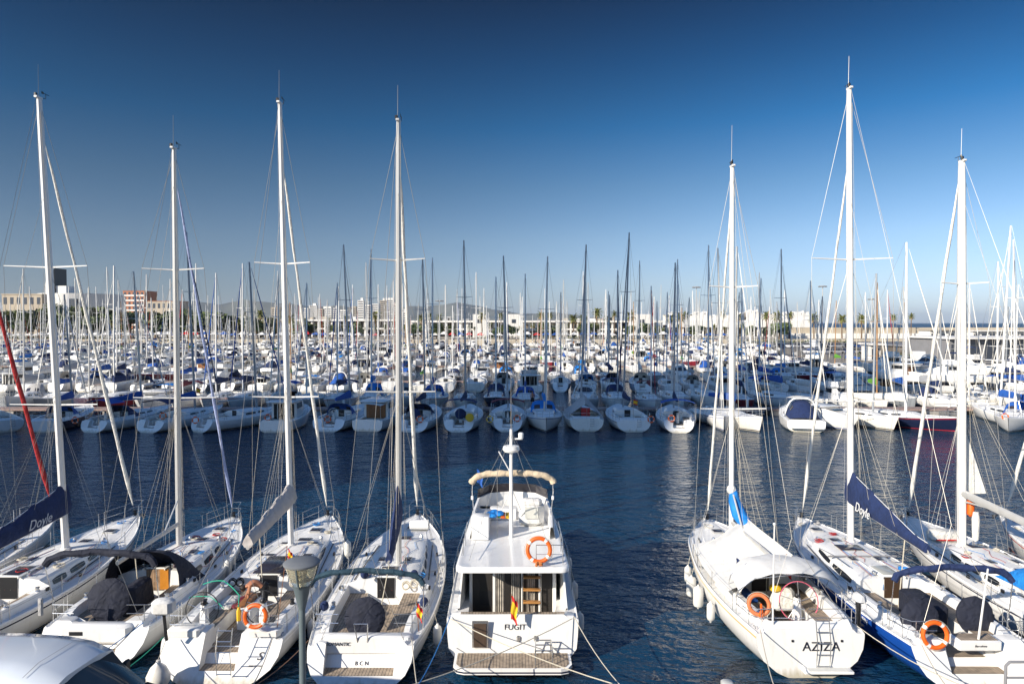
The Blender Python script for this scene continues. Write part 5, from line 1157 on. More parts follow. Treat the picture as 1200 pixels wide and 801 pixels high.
# street lamp on the quay
lx, ly = P(353.5, 660, 12.4).x, 12.4
lamp = thing('street_lamp', 'grey street lamp with a glass cup head standing on the quay', 'street lamp', (lx, ly, 1.5)); pm = mat('lamp_grey_paint', (.10, .13, .14), .5, var=.08)
a = MB(); a.lathe([(.12, 0), (.12, .08), (.085, .12), (.08, 1.2), (.062, 1.25), (.058, 4.05)], (0, 0, 0), 16); a.build('pole', [pm], lamp)
a = MB(); a.lathe([(.062, 4.05), (.075, 4.1), (.16, 4.48), (.17, 4.5)], (0, 0, 0), 20); a.build('collar', [pm], lamp)
a = MB(); a.lathe([(.16, 4.50), (.22, 4.62), (.285, 4.84), (.295, 4.88), (.29, 4.88), (.28, 4.84), (.2, 4.6)], (0, 0, 0), 28)
gl = bpy.data.materials.new('lamp_glass'); gl.use_nodes = True; pb = gl.node_tree.nodes['Principled BSDF']; pb.inputs['Base Color'].default_value = (.92, .88, .72, 1); pb.inputs['Transmission Weight'].default_value = .85; pb.inputs['Roughness'].default_value = .12; a.build('glass_cup', [gl], lamp)
a = MB(); a.lathe([(.05, 4.5), (.06, 4.66), (.10, 4.70), (.11, 4.78), (.2, 4.85)], (0, 0, 0), 16); a.build('reflector', [mat('lamp_reflector', (.75, .72, .6), .2, .6)], lamp)
for k in range(3):
    an = k * 2.094 + .5; a = MB(); a.tube([(math.cos(an) * .16, math.sin(an) * .16, 4.48), (math.cos(an) * .25, math.sin(an) * .25, 4.66), (math.cos(an) * .31, math.sin(an) * .31, 4.88)], [.02, .018, .02], 6); a.build('strut', [pm], lamp)
a = MB(); a.lathe([(.30, 4.87), (.325, 4.885), (.33, 4.915), (.30, 4.94), (.12, 4.965), (.02, 4.97)], (0, 0, 0), 28); a.build('cap', [mat('lamp_cap', (.16, .17, .18), .55, var=.1)], lamp)
# delivery van on the quay, bottom left
vw = mat('van_paint', (.62, .66, .70), .22, coat=.8, var=.03, vscale=.8)
vloc = (-10.35, 13.9, 1.5); van = thing('parked_van', 'white high-roofed vehicle at the bottom left corner, its windscreen facing right', 'van', vloc, R(-97))
# local frame: y forward
secs = [(-2.6, 1.0, 2.45, .95), (-1.6, 1.0, 2.55, .95), (-.4, 1.0, 2.60, .95), (.6, 1.0, 2.60, .94), (1.2, 1.0, 2.53, .90), (1.65, 1.0, 2.36, .84)]
a = MB(); a.loft([[(-w_, y, .35), (-w_, y, 1.5), (-w_ * .97, y, z - .35), (-w_ * .84, y, z - .10), (-w_ * .45, y, z), (w_ * .45, y, z), (w_ * .84, y, z - .10), (w_ * .97, y, z - .35), (w_, y, 1.5), (w_, y, .35)] for y, w_, z, q_ in secs], True, True, True); a.build('body', [vw], van, ang=50)
a = MB(); fr = [(1.63, 2.30, .80), (2.1, 1.95, .90), (2.62, 1.52, .95)]
a.loft([[(w_ * u, y - .28 * abs(u) ** 2.5, z) for u in [k / 6 for k in range(-6, 7)]] for y, z, w_ in fr], closed=False); a.build('windscreen', [mat('van_glass', (.05, .06, .06), .06, spec=.7)], van, ang=60)
a = MB(); a.loft([[(-.98, 1.64, .35), (-.99, 1.64, 1.5), (-.82, 1.6, 2.30), (.82, 1.6, 2.30), (.99, 1.64, 1.5), (.98, 1.64, .35)], [(-.98, 2.5, .35), (-.98, 2.45, 1.35), (-.9, 2.25, 1.5), (.9, 2.25, 1.5), (.98, 2.45, 1.35), (.98, 2.5, .35)]], True, True, True); a.build('cab', [black], van, ang=30)
a = MB(); a.loft([[(x * w_, y, z - .16 * abs(x) ** 3) for x in [k / 5 for k in range(-5, 6)]] for y, z, w_ in ((2.55, 1.50, .95), (2.9, 1.42, .96), (3.2, 1.28, .94), (3.36, 1.0, .92), (3.40, .4, .90))], closed=False); a.loft([[(sg * .95, y, z - .1) for sg in (1,)] + [(.97, y, .35)] for y, z in ((2.45, 1.45), (3.2, 1.2), (3.36, 1.0))], closed=False); a.build('bonnet', [vw], van, ang=50)
a = MB(); a.tube([(.95, 2.35, 1.50), (.8, 2.68, 1.54), (0, 2.76, 1.56), (-.8, 2.68, 1.54), (-.95, 2.35, 1.50)], .045, 6); a.build('cowl_panel', [black], van)
for sg in (1, -1):
    a = MB(); a.add([(sg * 1.003, .75, 1.5), (sg * 1.003, 1.60, 1.5), (sg * .96, 1.55, 2.12), (sg * .96, .75, 2.18)], [[0, 1, 2, 3]]); a.build('side_window', [glass], van)
    a = MB(); a.tube([(sg * 1.004, .72, .45), (sg * 1.004, .72, 1.6), (sg * .975, .72, 2.24)], .008, 4); a.build('door_seam', [black], van)
    for y in (-1.6, 2.55): a = MB(); a.lathe([(.15, -.12), (.36, -.12), (.38, 0), (.36, .12), (.15, .12)], (sg * .88, y, .38), 18, M=Matrix.Rotation(R(90), 3, 'Y')); a.build('wheel', [black], van)
    a = MB(); a.box((sg * 1.12, 1.75, 1.72), (.2, .1, .35), ch=.04); a.build('wing_mirror', [black], van)
for y in (-2.1, -.6, .45, 1.05): a = MB(); a.loft([[(x, y + q_, z + .004) for x, z in ((-.84, 2.48), (-.45, 2.585), (.45, 2.585), (.84, 2.48))] for q_ in (-.008, .008)], closed=False); a.build('roof_seam', [greyw], van)
# water and power post on the quay edge between the boats
for lab, px, py in (('grey service post on the quay below the AZIZA yacht', 852, 797), ('dark handrail at the lower right corner on the quay', 1188, 790)):
    if 'post' in lab:
        c = P(px, py, 16.9); a = MB(); a.box((0, 0, (c.z - 1.5) / 2), (.28, .25, c.z - 1.5), ch=.05); a.box((0, -.13, c.z - 1.75), (.18, .02, .2), 1); tag(a.build('service_post', [mat('post_grey', (.45, .45, .43), .6, var=.1), black], None, loc=(c.x, 16.9, 1.5)), lab, 'post')
    else:
        c = P(px, 775, 16.9); a = MB(); h = c.z - 1.5; a.tube([(0, 0, 0), (0, 0, h - .1), (.1, 0, h), (.5, 0, h), (.6, 0, h - .1), (.6, 0, 0)], .035, 8); a.tube([(0, 0, h * .5), (.6, 0, h * .5)], .03, 6); tag(a.build('handrail', [greyw], None, loc=(c.x - .2, 16.9, 1.5)), lab, 'handrail')
# ---------------------------------------------------------------- people
def person(label, loc, rz, joints, edges, rad, skin, shorts=None, hair=None, group=None, top=None):
    me = bpy.data.meshes.new('person'); me.from_pydata(joints, edges, []); o = bpy.data.objects.new('person', me); C.objects.link(o)
    md = o.modifiers.new('s', 'SKIN'); me_s = me.skin_vertices[0].data if me.skin_vertices else None
    if me_s is None:
        bm = bmesh.new(); bm.from_mesh(me); bm.verts.layers.skin.verify(); bm.to_mesh(me); bm.free(); me_s = me.skin_vertices[0].data
    for i, r_ in enumerate(rad): me_s[i].radius = (r_, r_ * .8) if isinstance(r_, float) else r_
    me_s[0].use_root = True; md.use_smooth_shade = True
    sub = o.modifiers.new('b', 'SUBSURF'); sub.levels = 2; sub.render_levels = 2
    dg = bpy.context.evaluated_depsgraph_get(); me2 = bpy.data.meshes.new_from_object(o.evaluated_get(dg)); me2.name = 'person'
    bpy.data.objects.remove(o); me2.materials.clear(); me2.materials.append(skin)
    o = bpy.data.objects.new('person', me2); C.objects.link(o); o.location = loc; o.rotation_euler = (0, 0, rz); tag(o, label, 'person', group); return o
skinm = mat('tanned_skin', (.40, .17, .09), .5, var=.08); shortm = mat('dark_shorts', (.012, .013, .016), .8, bump=.3); hairm = mat('dark_hair', (.03, .02, .015), .7)
# bending man: local frame, he faces -x, feet at z 0
J = [(0, 0, .90), (-.12, 0, 1.02), (-.30, 0, 1.12), (-.46, 0, 1.10), (-.58, -.02, 1.02), (-.68, -.03, .96), (-.76, -.03, .90),
     (-.45, -.19, 1.08), (-.50, -.23, .80), (-.52, -.22, .55), (-.53, -.22, .46), (-.45, .19, 1.08), (-.52, .24, .82), (-.60, .20, .60), (-.62, .18, .52),
     (.02, -.10, .84), (.02, -.11, .46), (.06, -.12, .08), (-.12, -.13, .03), (.02, .10, .84), (-.03, .12, .46), (.03, .13, .08), (-.15, .14, .03)]
E = [(0, 1), (1, 2), (2, 3), (3, 4), (4, 5), (5, 6), (3, 7), (7, 8), (8, 9), (9, 10), (3, 11), (11, 12), (12, 13), (13, 14), (0, 15), (15, 16), (16, 17), (17, 18), (0, 19), (19, 20), (20, 21), (21, 22)]
RR = [(.15, .12), (.14, .11), (.15, .12), (.15, .12), .06, (.095, .095), (.075, .07), .065, .048, .036, .03, .065, .048, .036, .03, .09, .065, .045, .03, .09, .065, .045, .03]
mzz = .70
man = person('shirtless tanned man in dark shorts bending over in the cockpit', (-8.62, 23.5, mzz), R(18), J, E, RR, skinm)
a = MB()
for sg in (-1, 1): a.tube([(0, sg * .08, .90), (.02, sg * .11, .74), (.0, sg * .125, .56), (.0, sg * .13, .50)], [.14, .125, .12, .12], 12, caps=False)
a.tube([(-.07, 0, .98), (.0, 0, .92), (.03, 0, .84)], [.175, .185, .15], 14); a.build('shorts', [shortm], man)
a = MB(); a.ball((-.685, -.03, .985), .112, (1.05, .95, .85), 12, 8); a.build('hair', [hairm], man)
a = MB()
for px_, z_ in ((-.53, .0),):
    for hand, (hx, hy, hz) in enumerate(((-.53, -.22, .44), (-.63, .18, .50))):
        a.ball((hx, hy, hz), .04, (.6, 1, 1.1), 8, 6)
        for f in range(4): a.tube([(hx, hy - .03 + .02 * f, hz - .03), (hx - .01, hy - .032 + .021 * f, hz - .075), (hx + .01, hy - .03 + .02 * f, hz - .105 + .006 * abs(f - 1.5))], [.011, .009, .007], 5)
        a.tube([(hx - .02, hy - .035, hz), (hx - .045, hy - .05, hz - .04), (hx - .04, hy - .045, hz - .065)], [.012, .01, .008], 5)
a.build('hands', [skinm], man)
# standing figure on the pink pontoon
J2 = [(0, 0, .95), (0, 0, 1.15), (0, 0, 1.38), (0, 0, 1.50), (0, -.01, 1.62), (0, -.01, 1.72), (-.19, 0, 1.40), (-.25, 0, 1.12), (-.22, -.1, .92), (.19, 0, 1.40), (.26, 0, 1.12), (.24, -.05, .88), (-.1, 0, .88), (-.11, -.02, .48), (-.12, .02, .07), (-.12, -.13, .03), (.1, 0, .88), (.12, 0, .48), (.14, .04, .07), (.14, -.1, .03)]
E2 = [(0, 1), (1, 2), (2, 3), (3, 4), (4, 5), (2, 6), (6, 7), (7, 8), (2, 9), (9, 10), (10, 11), (0, 12), (12, 13), (13, 14), (14, 15), (0, 16), (16, 17), (17, 18), (18, 19)]
R2 = [(.15, .11), (.14, .1), (.16, .11), .055, (.09, .1), (.07, .08), .06, .045, .035, .06, .045, .035, .09, .06, .04, .03, .09, .06, .04, .03]
pc = P(624, 460, 80.5); man2 = person('shirtless person standing on the pink pontoon behind the yellow-lifebuoy yacht', (pc.x, 80.6, .95), 0, J2, E2, R2, skinm)
a = MB(); a.tube([(0, 0, 1.02), (0, 0, .85)], .17, 10); [a.tube([(sg * .09, 0, .9), (sg * .12, 0, .55)], .11, 8) for sg in (-1, 1)]; a.build('shorts', [shortm], man2)
a = MB(); a.ball((0, .01, 1.73), .105, (1, 1, .95), 8, 6); a.build('hair', [hairm], man2)
# ---------------------------------------------------------------- the marina rows beyond the channel
CAN = {'navy': navy, 'blue': blue, 'bright blue': royal, 'cream': cream, 'maroon': maroon, 'grey': greyc, 'green': greenc, 'white': whitec}
def mid_sail(label, loc, rz, L=11.0, B=4.0, mh=16.5, cover='navy', hoodc=None, bim=None, hull=gel, stripe=None, boot=navyp, mm=mastd, jib=whitec, seed=0, detail=1, topdx=0.0, k=.5, wheels=0, raild=True, tent=None, lean=0.0):
    r_ = random.Random(seed); s = Sail(L=L, B=B, sw=r_.uniform(.72, .88), k=k, aft=[(.5, .45)] if k > .3 else [], hwf=.4, yc=L * .36, yr=L * .76, hc=r_.uniform(.42, .6), rake=r_.uniform(.4, .9), zs0=r_.uniform(1.0, 1.15), wc=r_.uniform(.6, .68))
    r0 = thing('sailing_yacht', label, 'sailing yacht', loc, rz); s.build(r0, hullm=hull, stripem=stripe, bootm=boot, step=.9)
    yb = L * .60; mr = .10
    at0 = mast_rig(s, r0, yb, s.z(0, yb), topdx, yb - .35, mh, mr=mr, mm=mm, spr=[(mh * .42, 1.15), (mh * .69, .85)], jib=jib, jr=.075, near=False, wr=.011, jtop=r_.choice([.98, .9]))
    at = lambda z: at0(z)
    boom_set(s, r0, at, 2.7, 2.4, 2.8, CAN.get(cover), .85, .35, near=False)
    windows(s, r0, [(s.yc + .5, s.yc + 1.8), (s.yc + 2.1, s.yc + 3.0)])
    a = MB(); a.box((0, s.yc - .02, s.z(0, s.yc + .1) - .35), (.6, .04, .7)); a.build('companionway', [black], r0)
    if hoodc: hood(s, r0, s.yc - .5, s.yc + .9, B * .33, s.z(0, s.yc + .2) + .7, CAN[hoodc], winm=smoke)
    if bim:
        a = MB(); hw = B * .42
        a.loft([[(hw * u, y, 3.1 - .32 * abs(u) ** 2.5) for u in [q / 4 for q in range(-4, 5)]] for y in (.9, 1.7, 2.6)], closed=False); a.build('bimini', [CAN[bim]], r0)
        for sg in (1, -1):
            a = MB(); a.tube([(sg * hw, .95, 2.78), (sg * hw * 1.02, 1.3, 1.2)], .02, 4); a.tube([(sg * hw, 2.55, 2.78), (sg * hw * 1.02, 1.9, 1.2)], .02, 4); a.build('bimini_leg', [steel], r0)
    if tent:
        a = MB(); a.loft([[(B * .45 * u, y, lerp(h, 1.35, abs(u))) for u in (-1, -.5, 0, .5, 1)] for y, h in ((1.6, 2.6), (2.6, 3.4), (5.5, 3.0), (6.6, 2.5))], closed=False); a.build('tent', [CAN[tent]], r0)
        a = MB(); a.box((0, 1.4, 1.75), (.9, .05, .9)); a.build('red_door_cloth', [redc], r0)
    if raild: rails(s, r0, False)
    if wheels:
        wheel(r0, 0, 1.7, 1.65, .5, CAN[cover] if cover in CAN and wheels > 1 else None, True, base=.7)
    if detail > 1: a = MB(); a.box((0, -.0, .0), (.0, .0, .0)); ladder(r0, .5, -.03 if k < .3 else .45, .5, .8, .35, 4)
    return r0, s
def mid_motor(label, loc, rz, L=9.5, B=3.4, fly=False, canvas=None, hull=gel, boot=navyp, seed=0, style='cruiser', woodc=False, raild=True):
    r_ = random.Random(seed); s = Sail(L=L, B=B, sw=.92, k=.1, full=2.2, aft=[], y0=.05, yc=L * .28, yr=L * .3, hc=.02, coam=.05, seat=-.35, sole=-.5, zs0=1.05, zsm=1.1, zs1=1.6, fine=1.12, rake=1.3)
    r0 = thing('motor_boat', label, 'motor boat', loc, rz); s.build(r0, hullm=hull, bootm=boot, step=.9)
    hz = 2.75 if fly or style == 'trawler' else 2.0; yb = L * .28; hw = B * .38
    fr = [(yb, hw, hw * .96, hz), (L * .5, hw * .96, hw * .88, hz), (L * .58, hw * .9, hw * .75, hz * .96), (L * .74, hw * .7, hw * .45, 1.65)]
    if style == 'express': fr = [(L * .42, hw, hw * .9, 1.9), (L * .55, hw * .95, hw * .8, 1.95), (L * .7, hw * .7, hw * .5, 1.7), (L * .8, hw * .5, hw * .3, 1.55)]
    a = MB(); a.loft([[(-p, y, 1.0), (-q, y, z), (q, y, z), (p, y, 1.0)] for y, p, q, z in fr], True, True, True); a.build('cabin', [gel], r0, ang=30)
    if style != 'express':
        for sg in (1, -1):
            a = MB(); a.loft([[(sg * (lerp(p, q, f) + .012), y, lerp(1.0, z, f)) for f in (.55, .88)] for y, p, q, z in [(yb + .25, hw, hw * .96, hz), (L * .5, hw * .96, hw * .88, hz)]], closed=False); a.build('side_window', [glass], r0)
        a = MB(); y0, z0, y1, z1 = L * .585, hz * .955, L * .70, 1.85; a.loft([[(-hw * .72, y0, z0 + .02), (hw * .72, y0, z0 + .02)], [(-hw * .52, y1, z1 + .02), (hw * .52, y1, z1 + .02)]], closed=False); a.build('windscreen', [glass], r0)
        a = MB(); a.box((0, yb - .02, 1.75), (hw * 1.6, .04, hz - 1.2)); a.build('saloon_door', [wood if woodc else glass], r0)
        for x in (-hw * .5, 0, hw * .5): a = MB(); a.box((x, yb - .05, 1.75), (.07, .04, hz - 1.2)); a.build('door_frame', [gel if not woodc else wood], r0)
        a = MB(); a.box((0, L * .36, hz + .06), (hw * 2.15, L * .42, .1), ch=.04); a.build('roof', [gel], r0)
    else:
        a = MB(); a.loft([[(hw * 1.02 * u, y, 1.2 + h * (1 - abs(u) ** 3)) for u in [q / 5 for q in range(-5, 6)]] for y, h in ((L * .06, .1), (L * .2, 1.25), (L * .34, 1.6), (L * .44, 1.35), (L * .52, .75))], closed=False, mf=lambda i, j: 1 if i == 3 or (i in (1, 2) and j in (1, 8)) else 0); a.build('cockpit_canopy', [CAN[canvas or 'navy'], smoke], r0)
        a = MB(); a.tube([(hw * 1.12 * u, L * .30, 1.15 + 1.85 * (1 - abs(u) ** 4)) for u in [q / 6 for q in range(-6, 7)]], .09, 6); a.build('radar_arch', [gel], r0)
        a = MB(); a.box((0, -.25, .45), (B * .8, .7, .1), ch=.04); a.build('swim_platform', [gel], r0)
    if fly:
        a = MB(); a.loft([[(x, y, hz + .1), (x * .97, y, hz + .75), (x * .92, y, hz + .75), (x * .9, y, hz + .12)] for x, y in ((-hw * .9, L * .3), (-hw * .95, L * .48), (-hw * .4, L * .56), (hw * .4, L * .56), (hw * .95, L * .48), (hw * .9, L * .3))], closed=False); a.build('flybridge', [gel], r0)
        if canvas:
            a = MB(); a.loft([[(hw * .95 * u, y, hz + 2.0 - .2 * abs(u) ** 2) for u in (-1, -.5, 0, .5, 1)] for y in (L * .28, L * .48)], closed=False); a.build('bimini', [CAN[canvas]], r0)
            for sg in (1, -1): a = MB(); a.tube([(sg * hw * .93, L * .3, hz + 1.8), (sg * hw * .93, L * .38, hz + .5), (sg * hw * .93, L * .47, hz + 1.8)], .02, 4); a.build('bimini_leg', [steel], r0)
        a = MB(); a.tube([(0, L * .33, hz), (0, L * .33, hz + 2.3)], .04, 5); a.lathe([(.05, 0), (.25, .03), (.25, .12), (.06, .2)], (0, L * .33, hz + 2.3), 10); a.build('radar_mast', [gel], r0)
    elif canvas and style != 'express':
        a = MB(); a.loft([[(hw * 1.02 * u, y, 2.7 - .15 * abs(u) ** 2) for u in (-1, -.5, 0, .5, 1)] for y in (.3, yb)], closed=False); a.build('cockpit_awning', [CAN[canvas]], r0)
        for sg in (1, -1): a = MB(); a.tube([(sg * hw, .35, 2.55), (sg * hw, .35, 1.1)], .02, 4); a.build('awning_pole', [steel], r0)
    if raild:
        for sg in (1, -1):
            a = MB(); a.tube([sheer_pt(s, y, sg, .7) for y in (L * .35, L * .55, L * .75, L * .9)] + [(0, L, s.zs1 + .75)], .018, 4)
            for y in (L * .35, L * .55, L * .75, L * .9): a.tube([sheer_pt(s, y, sg), sheer_pt(s, y, sg, .7)], .014, 4)
            a.build('bow_rail', [steel], r0)
    return r0, s
# row facing the camera across the channel: (waterline px, kind, mast top px, mast top py, options, label)
D0 = 67.0
row1 = [
 (8, 's', 22, 295, dict(stripe=greenp, cover='cream', L=12, k=0, yaw=.9, jib=blue), 'white yacht with a thin green hull stripe at the left edge of the far row'),
 (52, 's', 52, 345, dict(hull=navyp, cover='blue', hoodc='blue', k=0, yaw=.2), 'dark-hulled yacht with blue canvas at the left end of the far row'),
 (106, 's', 105, 318, dict(cover='blue', bim='blue', hoodc='navy', yaw=-.25, wheels=1, mm=alu), 'white yacht with rounded stern and blue bimini, third from left in the far row'),
 (172, 's', 147, 272, dict(cover='blue', bim='navy', yaw=-.28, wheels=1, jib=navy), 'white yacht under the tall dark mast left of the orange tower'),
 (232, 's', 246, 307, dict(cover=None, hoodc=None, yaw=-.5, wheels=1, mm=mastd, jib=blue, L=12), 'white yacht with a Spanish flag angled to the right in the far row'),
 (322, 'm', 0, 0, dict(fly=True, canvas='blue', seed=3, L=10), 'white flybridge boat with blue bimini, left of the wooden-doored cruiser'),
 (383, 's', 390, 287, dict(cover='blue', hoodc='blue', bim=None, yaw=-.12, wheels=1, stripe=navyp), 'white yacht with blue sprayhood beside the wooden-doored cruiser'),
 (430, 'm', 0, 0, dict(style='trawler', woodc=True, canvas='cream', seed=5, L=9.5, yaw=-.15), 'white cruiser with varnished wooden cabin doors in the far row'),
 (482, 's', 496, 303, dict(cover='navy', hoodc='navy', yaw=-.08, wheels=2), 'white yacht with navy wheel cover right of the wooden-doored cruiser'),
 (537, 's', 544, 282, dict(cover='navy', bim='navy', yaw=-.05, wheels=2, jib=None), 'white yacht with navy bimini and a yellow horseshoe disc at its stern'),
 (595, 's', 590, 300, dict(cover='grey', bim='maroon', yaw=0, wheels=1), 'white yacht with maroon bimini, yellow ring and red lifebuoy'),
 (640, 'b', 642, 300, dict(cover='bright blue', hoodc='bright blue', stripe=bluep, mm=alu), 'white yacht moored bow out with a blue hull line and bright blue canvas'),
 (688, 's', 687, 287, dict(cover='grey', tent='grey', k=.2, L=10.5, hull=gelw), 'yacht under a grey pyramid tent with a red door cloth'),
 (743, 's', 740, 273, dict(cover='navy', k=.15, stripe=navyp, B=4.2, jib=navy, hull=gel), 'round-sterned classic yacht with navy cover and small Spanish flag'),
 (796, 's', 791, 308, dict(cover='navy', bim='blue', yaw=-.15, wheels=1), 'white yacht with blue bimini and two red lifebuoys right of the round-sterned one'),
 (848, 'b', 840, 290, dict(cover='cream', stripe=bluep, yaw=-.25, boot=bluep, hoodc=None, L=12, mm=alu), 'white yacht with two blue hull lines, bow out'),
 (890, 'b', 883, 288, dict(cover='blue', hull=gelw, yaw=.35, L=11, stripe=ropem, jib=whitec), 'cream-white classic yacht, bow towards the channel, blue cloth on deck'),
 (945, 'm', 0, 0, dict(style='express', canvas='navy', L=10.5, B=3.9, yaw=-.25, boot=navyp, seed=7), 'white express cruiser with a big navy cockpit canopy'),
 (1005, 'mb', 0, 0, dict(style='cruiser', canvas='cream', L=9.5, yaw=.3, boot=bluep, seed=8), 'white motor boat with blue waterline, bow out'),
 (1050, 'b', 1036, 320, dict(L=8.5, B=3, cover='cream', yaw=.25, hull=gelw), 'small white yacht, bow out, left of the navy-hulled one'),
 (1122, 'b', 1100, 283, dict(L=13, B=3.9, cover='cream', hull=navyp, stripe=redp, boot=redp, yaw=.72, mm=maston), 'navy-hulled yacht with red and white waterline, bow out'),
 (1182, 'b', 1153, 280, dict(L=12.5, cover='cream', hoodc='blue', yaw=-.75, mm=maston), 'white yacht with blue box cover and orange lifebuoy near the right edge'),
 (1235, 's', 1195, 265, dict(L=12.5, cover='blue', bim='blue', mm=maston, k=0), 'white yacht with blue bimini at the right edge'),
]
for n, (px, kd, tx, ty, o, lab) in enumerate(row1):
    o = dict(o); yaw = o.pop('yaw', 0.0); d = D0 + rnd.uniform(-.4, .6)
    c = G(px, 509, 0); X = c.x * d / c.y; L = o.get('L', 11.0)
    bow = kd in ('b', 'mb'); rz = yaw + (math.pi if bow else 0)
    fw = Vector((-math.sin(rz), math.cos(rz), 0)); base = Vector((X, d, 0)) if not bow else Vector((X, d, 0)) - fw * L * .96
    if kd in ('s', 'b'):
        yb = L * .6; mp = base + fw * yb; top = P(tx, ty, mp.y) ; dx = (top.x - mp.x); o['mh'] = top.z; o.setdefault('seed', n * 3 + 1)
        rt = Vector((math.cos(rz), math.sin(rz), 0)); o['topdx'] = max(-.5, min(.5, dx * rt.x)); mid_sail(lab, base, rz, **o, detail=2 if not bow else 1)
    else: mid_motor(lab, base, rz, **o)
lb = [(88, 492, orange, 'red lifebuoy on the yacht third from left in the far row'), (191, 487, orange, 'red lifebuoy beside the tall dark mast boat at left'), (229, 492, orange, 'red lifebuoy on the angled yacht with the Spanish flag'), (314, 489, orange, 'red lifebuoy on the flybridge boat with blue bimini'), (384, 491, orange, 'red lifebuoy on the yacht with blue sprayhood'), (574, 491, yellow, 'yellow ring buoy left on the maroon bimini yacht'), (606, 490, orange, 'red lifebuoy right on the maroon bimini yacht'), (763, 491, orange, 'red lifebuoy on the round-sterned classic yacht'), (787, 490, orange, 'red lifebuoy on the yacht right of the round-sterned one'), (1178, 488, orange, 'orange lifebuoy on the yacht near the right edge'), (492, 491, orange, 'dim red lifebuoy right of the wooden-doored cruiser')]
for px, py, m_, lab in lb:
    d = D0 + .15; c = P(px, py, d); lifebuoy(lab, c, .36, m_, line=False)
c = P(550.5, 489, D0); a = MB(); a.lathe([(.05, -.08), (.38, -.06), (.42, 0), (.38, .06), (.05, .08)], (0, 0, 0), 18, M=Matrix.Rotation(R(85), 3, 'X')); tag(a.build('horseshoe_buoy', [yellow], None, loc=c), 'yellow round buoy cover on the navy bimini yacht', 'buoy')
flag('ensign', 'Spanish flag on the angled yacht in the far row', P(230, 454, 68), .5, .8, [flagr, ochre, ochre, flagr], droop=.2, pole=(P(230, 454, 68), P(228, 480, 68)))
flag('ensign', 'Spanish flag on the round-sterned classic yacht', P(742, 468, 68), .5, .8, [flagr, ochre, ochre, flagr], droop=.1, pole=(P(742, 468, 68), P(742, 490, 68)))
flag('ensign', 'German style flag by the dark shed at the far right', P(1178, 441, 110), .7, .9, [black, flagr, ochre], droop=.15, pole=(P(1178, 441, 110), P(1178, 460, 110)))
# pontoons
def pontoon(label, x0, x1, y, w=2.2, z=.75, m=plank):
    a = MB(); a.box(((x0 + x1) / 2, y, z - .1), (x1 - x0, w, .2)); r0 = a.build('pontoon', [m], None, smooth=False); tag(r0, label, 'pontoon')
    x = x0 + 1
    while x < x1: b = MB(); b.box((x, y, .2), (1.6, w * .9, .7)); b.build('float', [conc], r0, smooth=False); x += 6
    x = x0 + 4
    while x < x1: b = MB(); b.box((x, y + .6, z + .45), (.25, .25, .9), ch=.04); b.build('power_post', [gel], r0); x += 24
PON = [(80.4, -72, 74, 'nearest pontoon, pinkish planks, behind the far row of sterns'), (117.5, -110, 90, 'second pontoon from the near side'), (159, -138, 78, 'third pontoon from the near side'), (204, -172, 86, 'fourth pontoon from the near side'), (252, -210, 92, 'fifth pontoon from the near side')]
for y, x0, x1, lab in PON: pontoon(lab, x0, x1, y)
# boat kinds reused by the rows further out
protoS = []; SP = [('navy', 'navy', None, gel, mastd, whitec), ('blue', None, 'blue', gel, alu, whitec), ('cream', None, None, gelw, maston, whitec), ('bright blue', 'bright blue', None, gel, maston, navy), ('navy', None, 'navy', gel, maston, blue), ('grey', 'grey', None, gel, alu, whitec), ('maroon', None, 'maroon', gel, maston, redc), ('cream', 'navy', None, navyp, maston, whitec), ('green', None, None, gelw, mastw, whitec), ('blue', 'blue', None, gelw, maston, None), ('white', None, None, gel, maston, whitec), ('cream', 'cream', None, mat('pale_blue_hull', (.30, .42, .55), .3), alu, whitec), ('navy', None, None, mat('dark_red_hull', (.20, .02, .03), .3), maston, whitec), ('navy', 'navy', 'navy', gel, mastd, navy), ('cream', None, 'cream', gel, maston, paleb), ('blue', None, None, mat('grey_hull', (.25, .27, .29), .35), alu, whitec)]
for i, (cv, hd, bm_, hl, mm_, jb) in enumerate(SP):
    r0, s0 = mid_sail('x', (0, 0, 0), 0, L=8.4 + (i * 37 % 42) / 10, B=3.0 + (i * 37 % 42) / 45, mh=12.4 + (i * 37 % 42) / 9 + (i * 13 % 5) * .3, cover=cv, hoodc=hd, bim=bm_, hull=hl, mm=mm_, jib=jb, seed=40 + i, detail=1, stripe=[None, bluep, None, navyp, redp][i % 5], k=.5 if i % 2 else .1)
    nm = {id(navyp): 'navy-hulled', id(gel): 'white', id(gelw): 'cream-white'}.get(id(hl), {11: 'pale blue', 12: 'dark red', 15: 'grey'}.get(i, 'white')) + ' yacht, ' + cv + (' covers' if hd or bm_ else ' boom cover')
    protoS.append([r0, nm, s0.L, False])
protoM = []
for i, (st, fl, cv, wd) in enumerate([('cruiser', True, None, False), ('cruiser', True, 'blue', False), ('express', False, 'navy', False), ('trawler', False, 'cream', True), ('cruiser', False, 'bright blue', False), ('express', False, 'cream', False), ('cruiser', False, None, False), ('express', False, 'blue', False), ('cruiser', True, 'navy', False)]):
    r0, s0 = mid_motor('x', (0, 0, 0), 0, L=[8.5, 9, 9.5, 10, 10.5, 11, 6.8, 8, 12.5][i], B=[3.2, 3.3, 3.4, 3.5, 3.6, 3.7, 2.6, 3, 4.2][i], fly=fl, canvas=cv, style=st, woodc=wd, seed=60 + i)
    protoM.append([r0, ('small ' if i == 6 else 'large ' if i == 8 else '') + 'white ' + ('flybridge ' if fl else 'express ' if st == 'express' else 'trawler ' if wd else '') + 'motor boat' + (' with ' + cv + ' canvas' if cv else ''), s0.L, False])
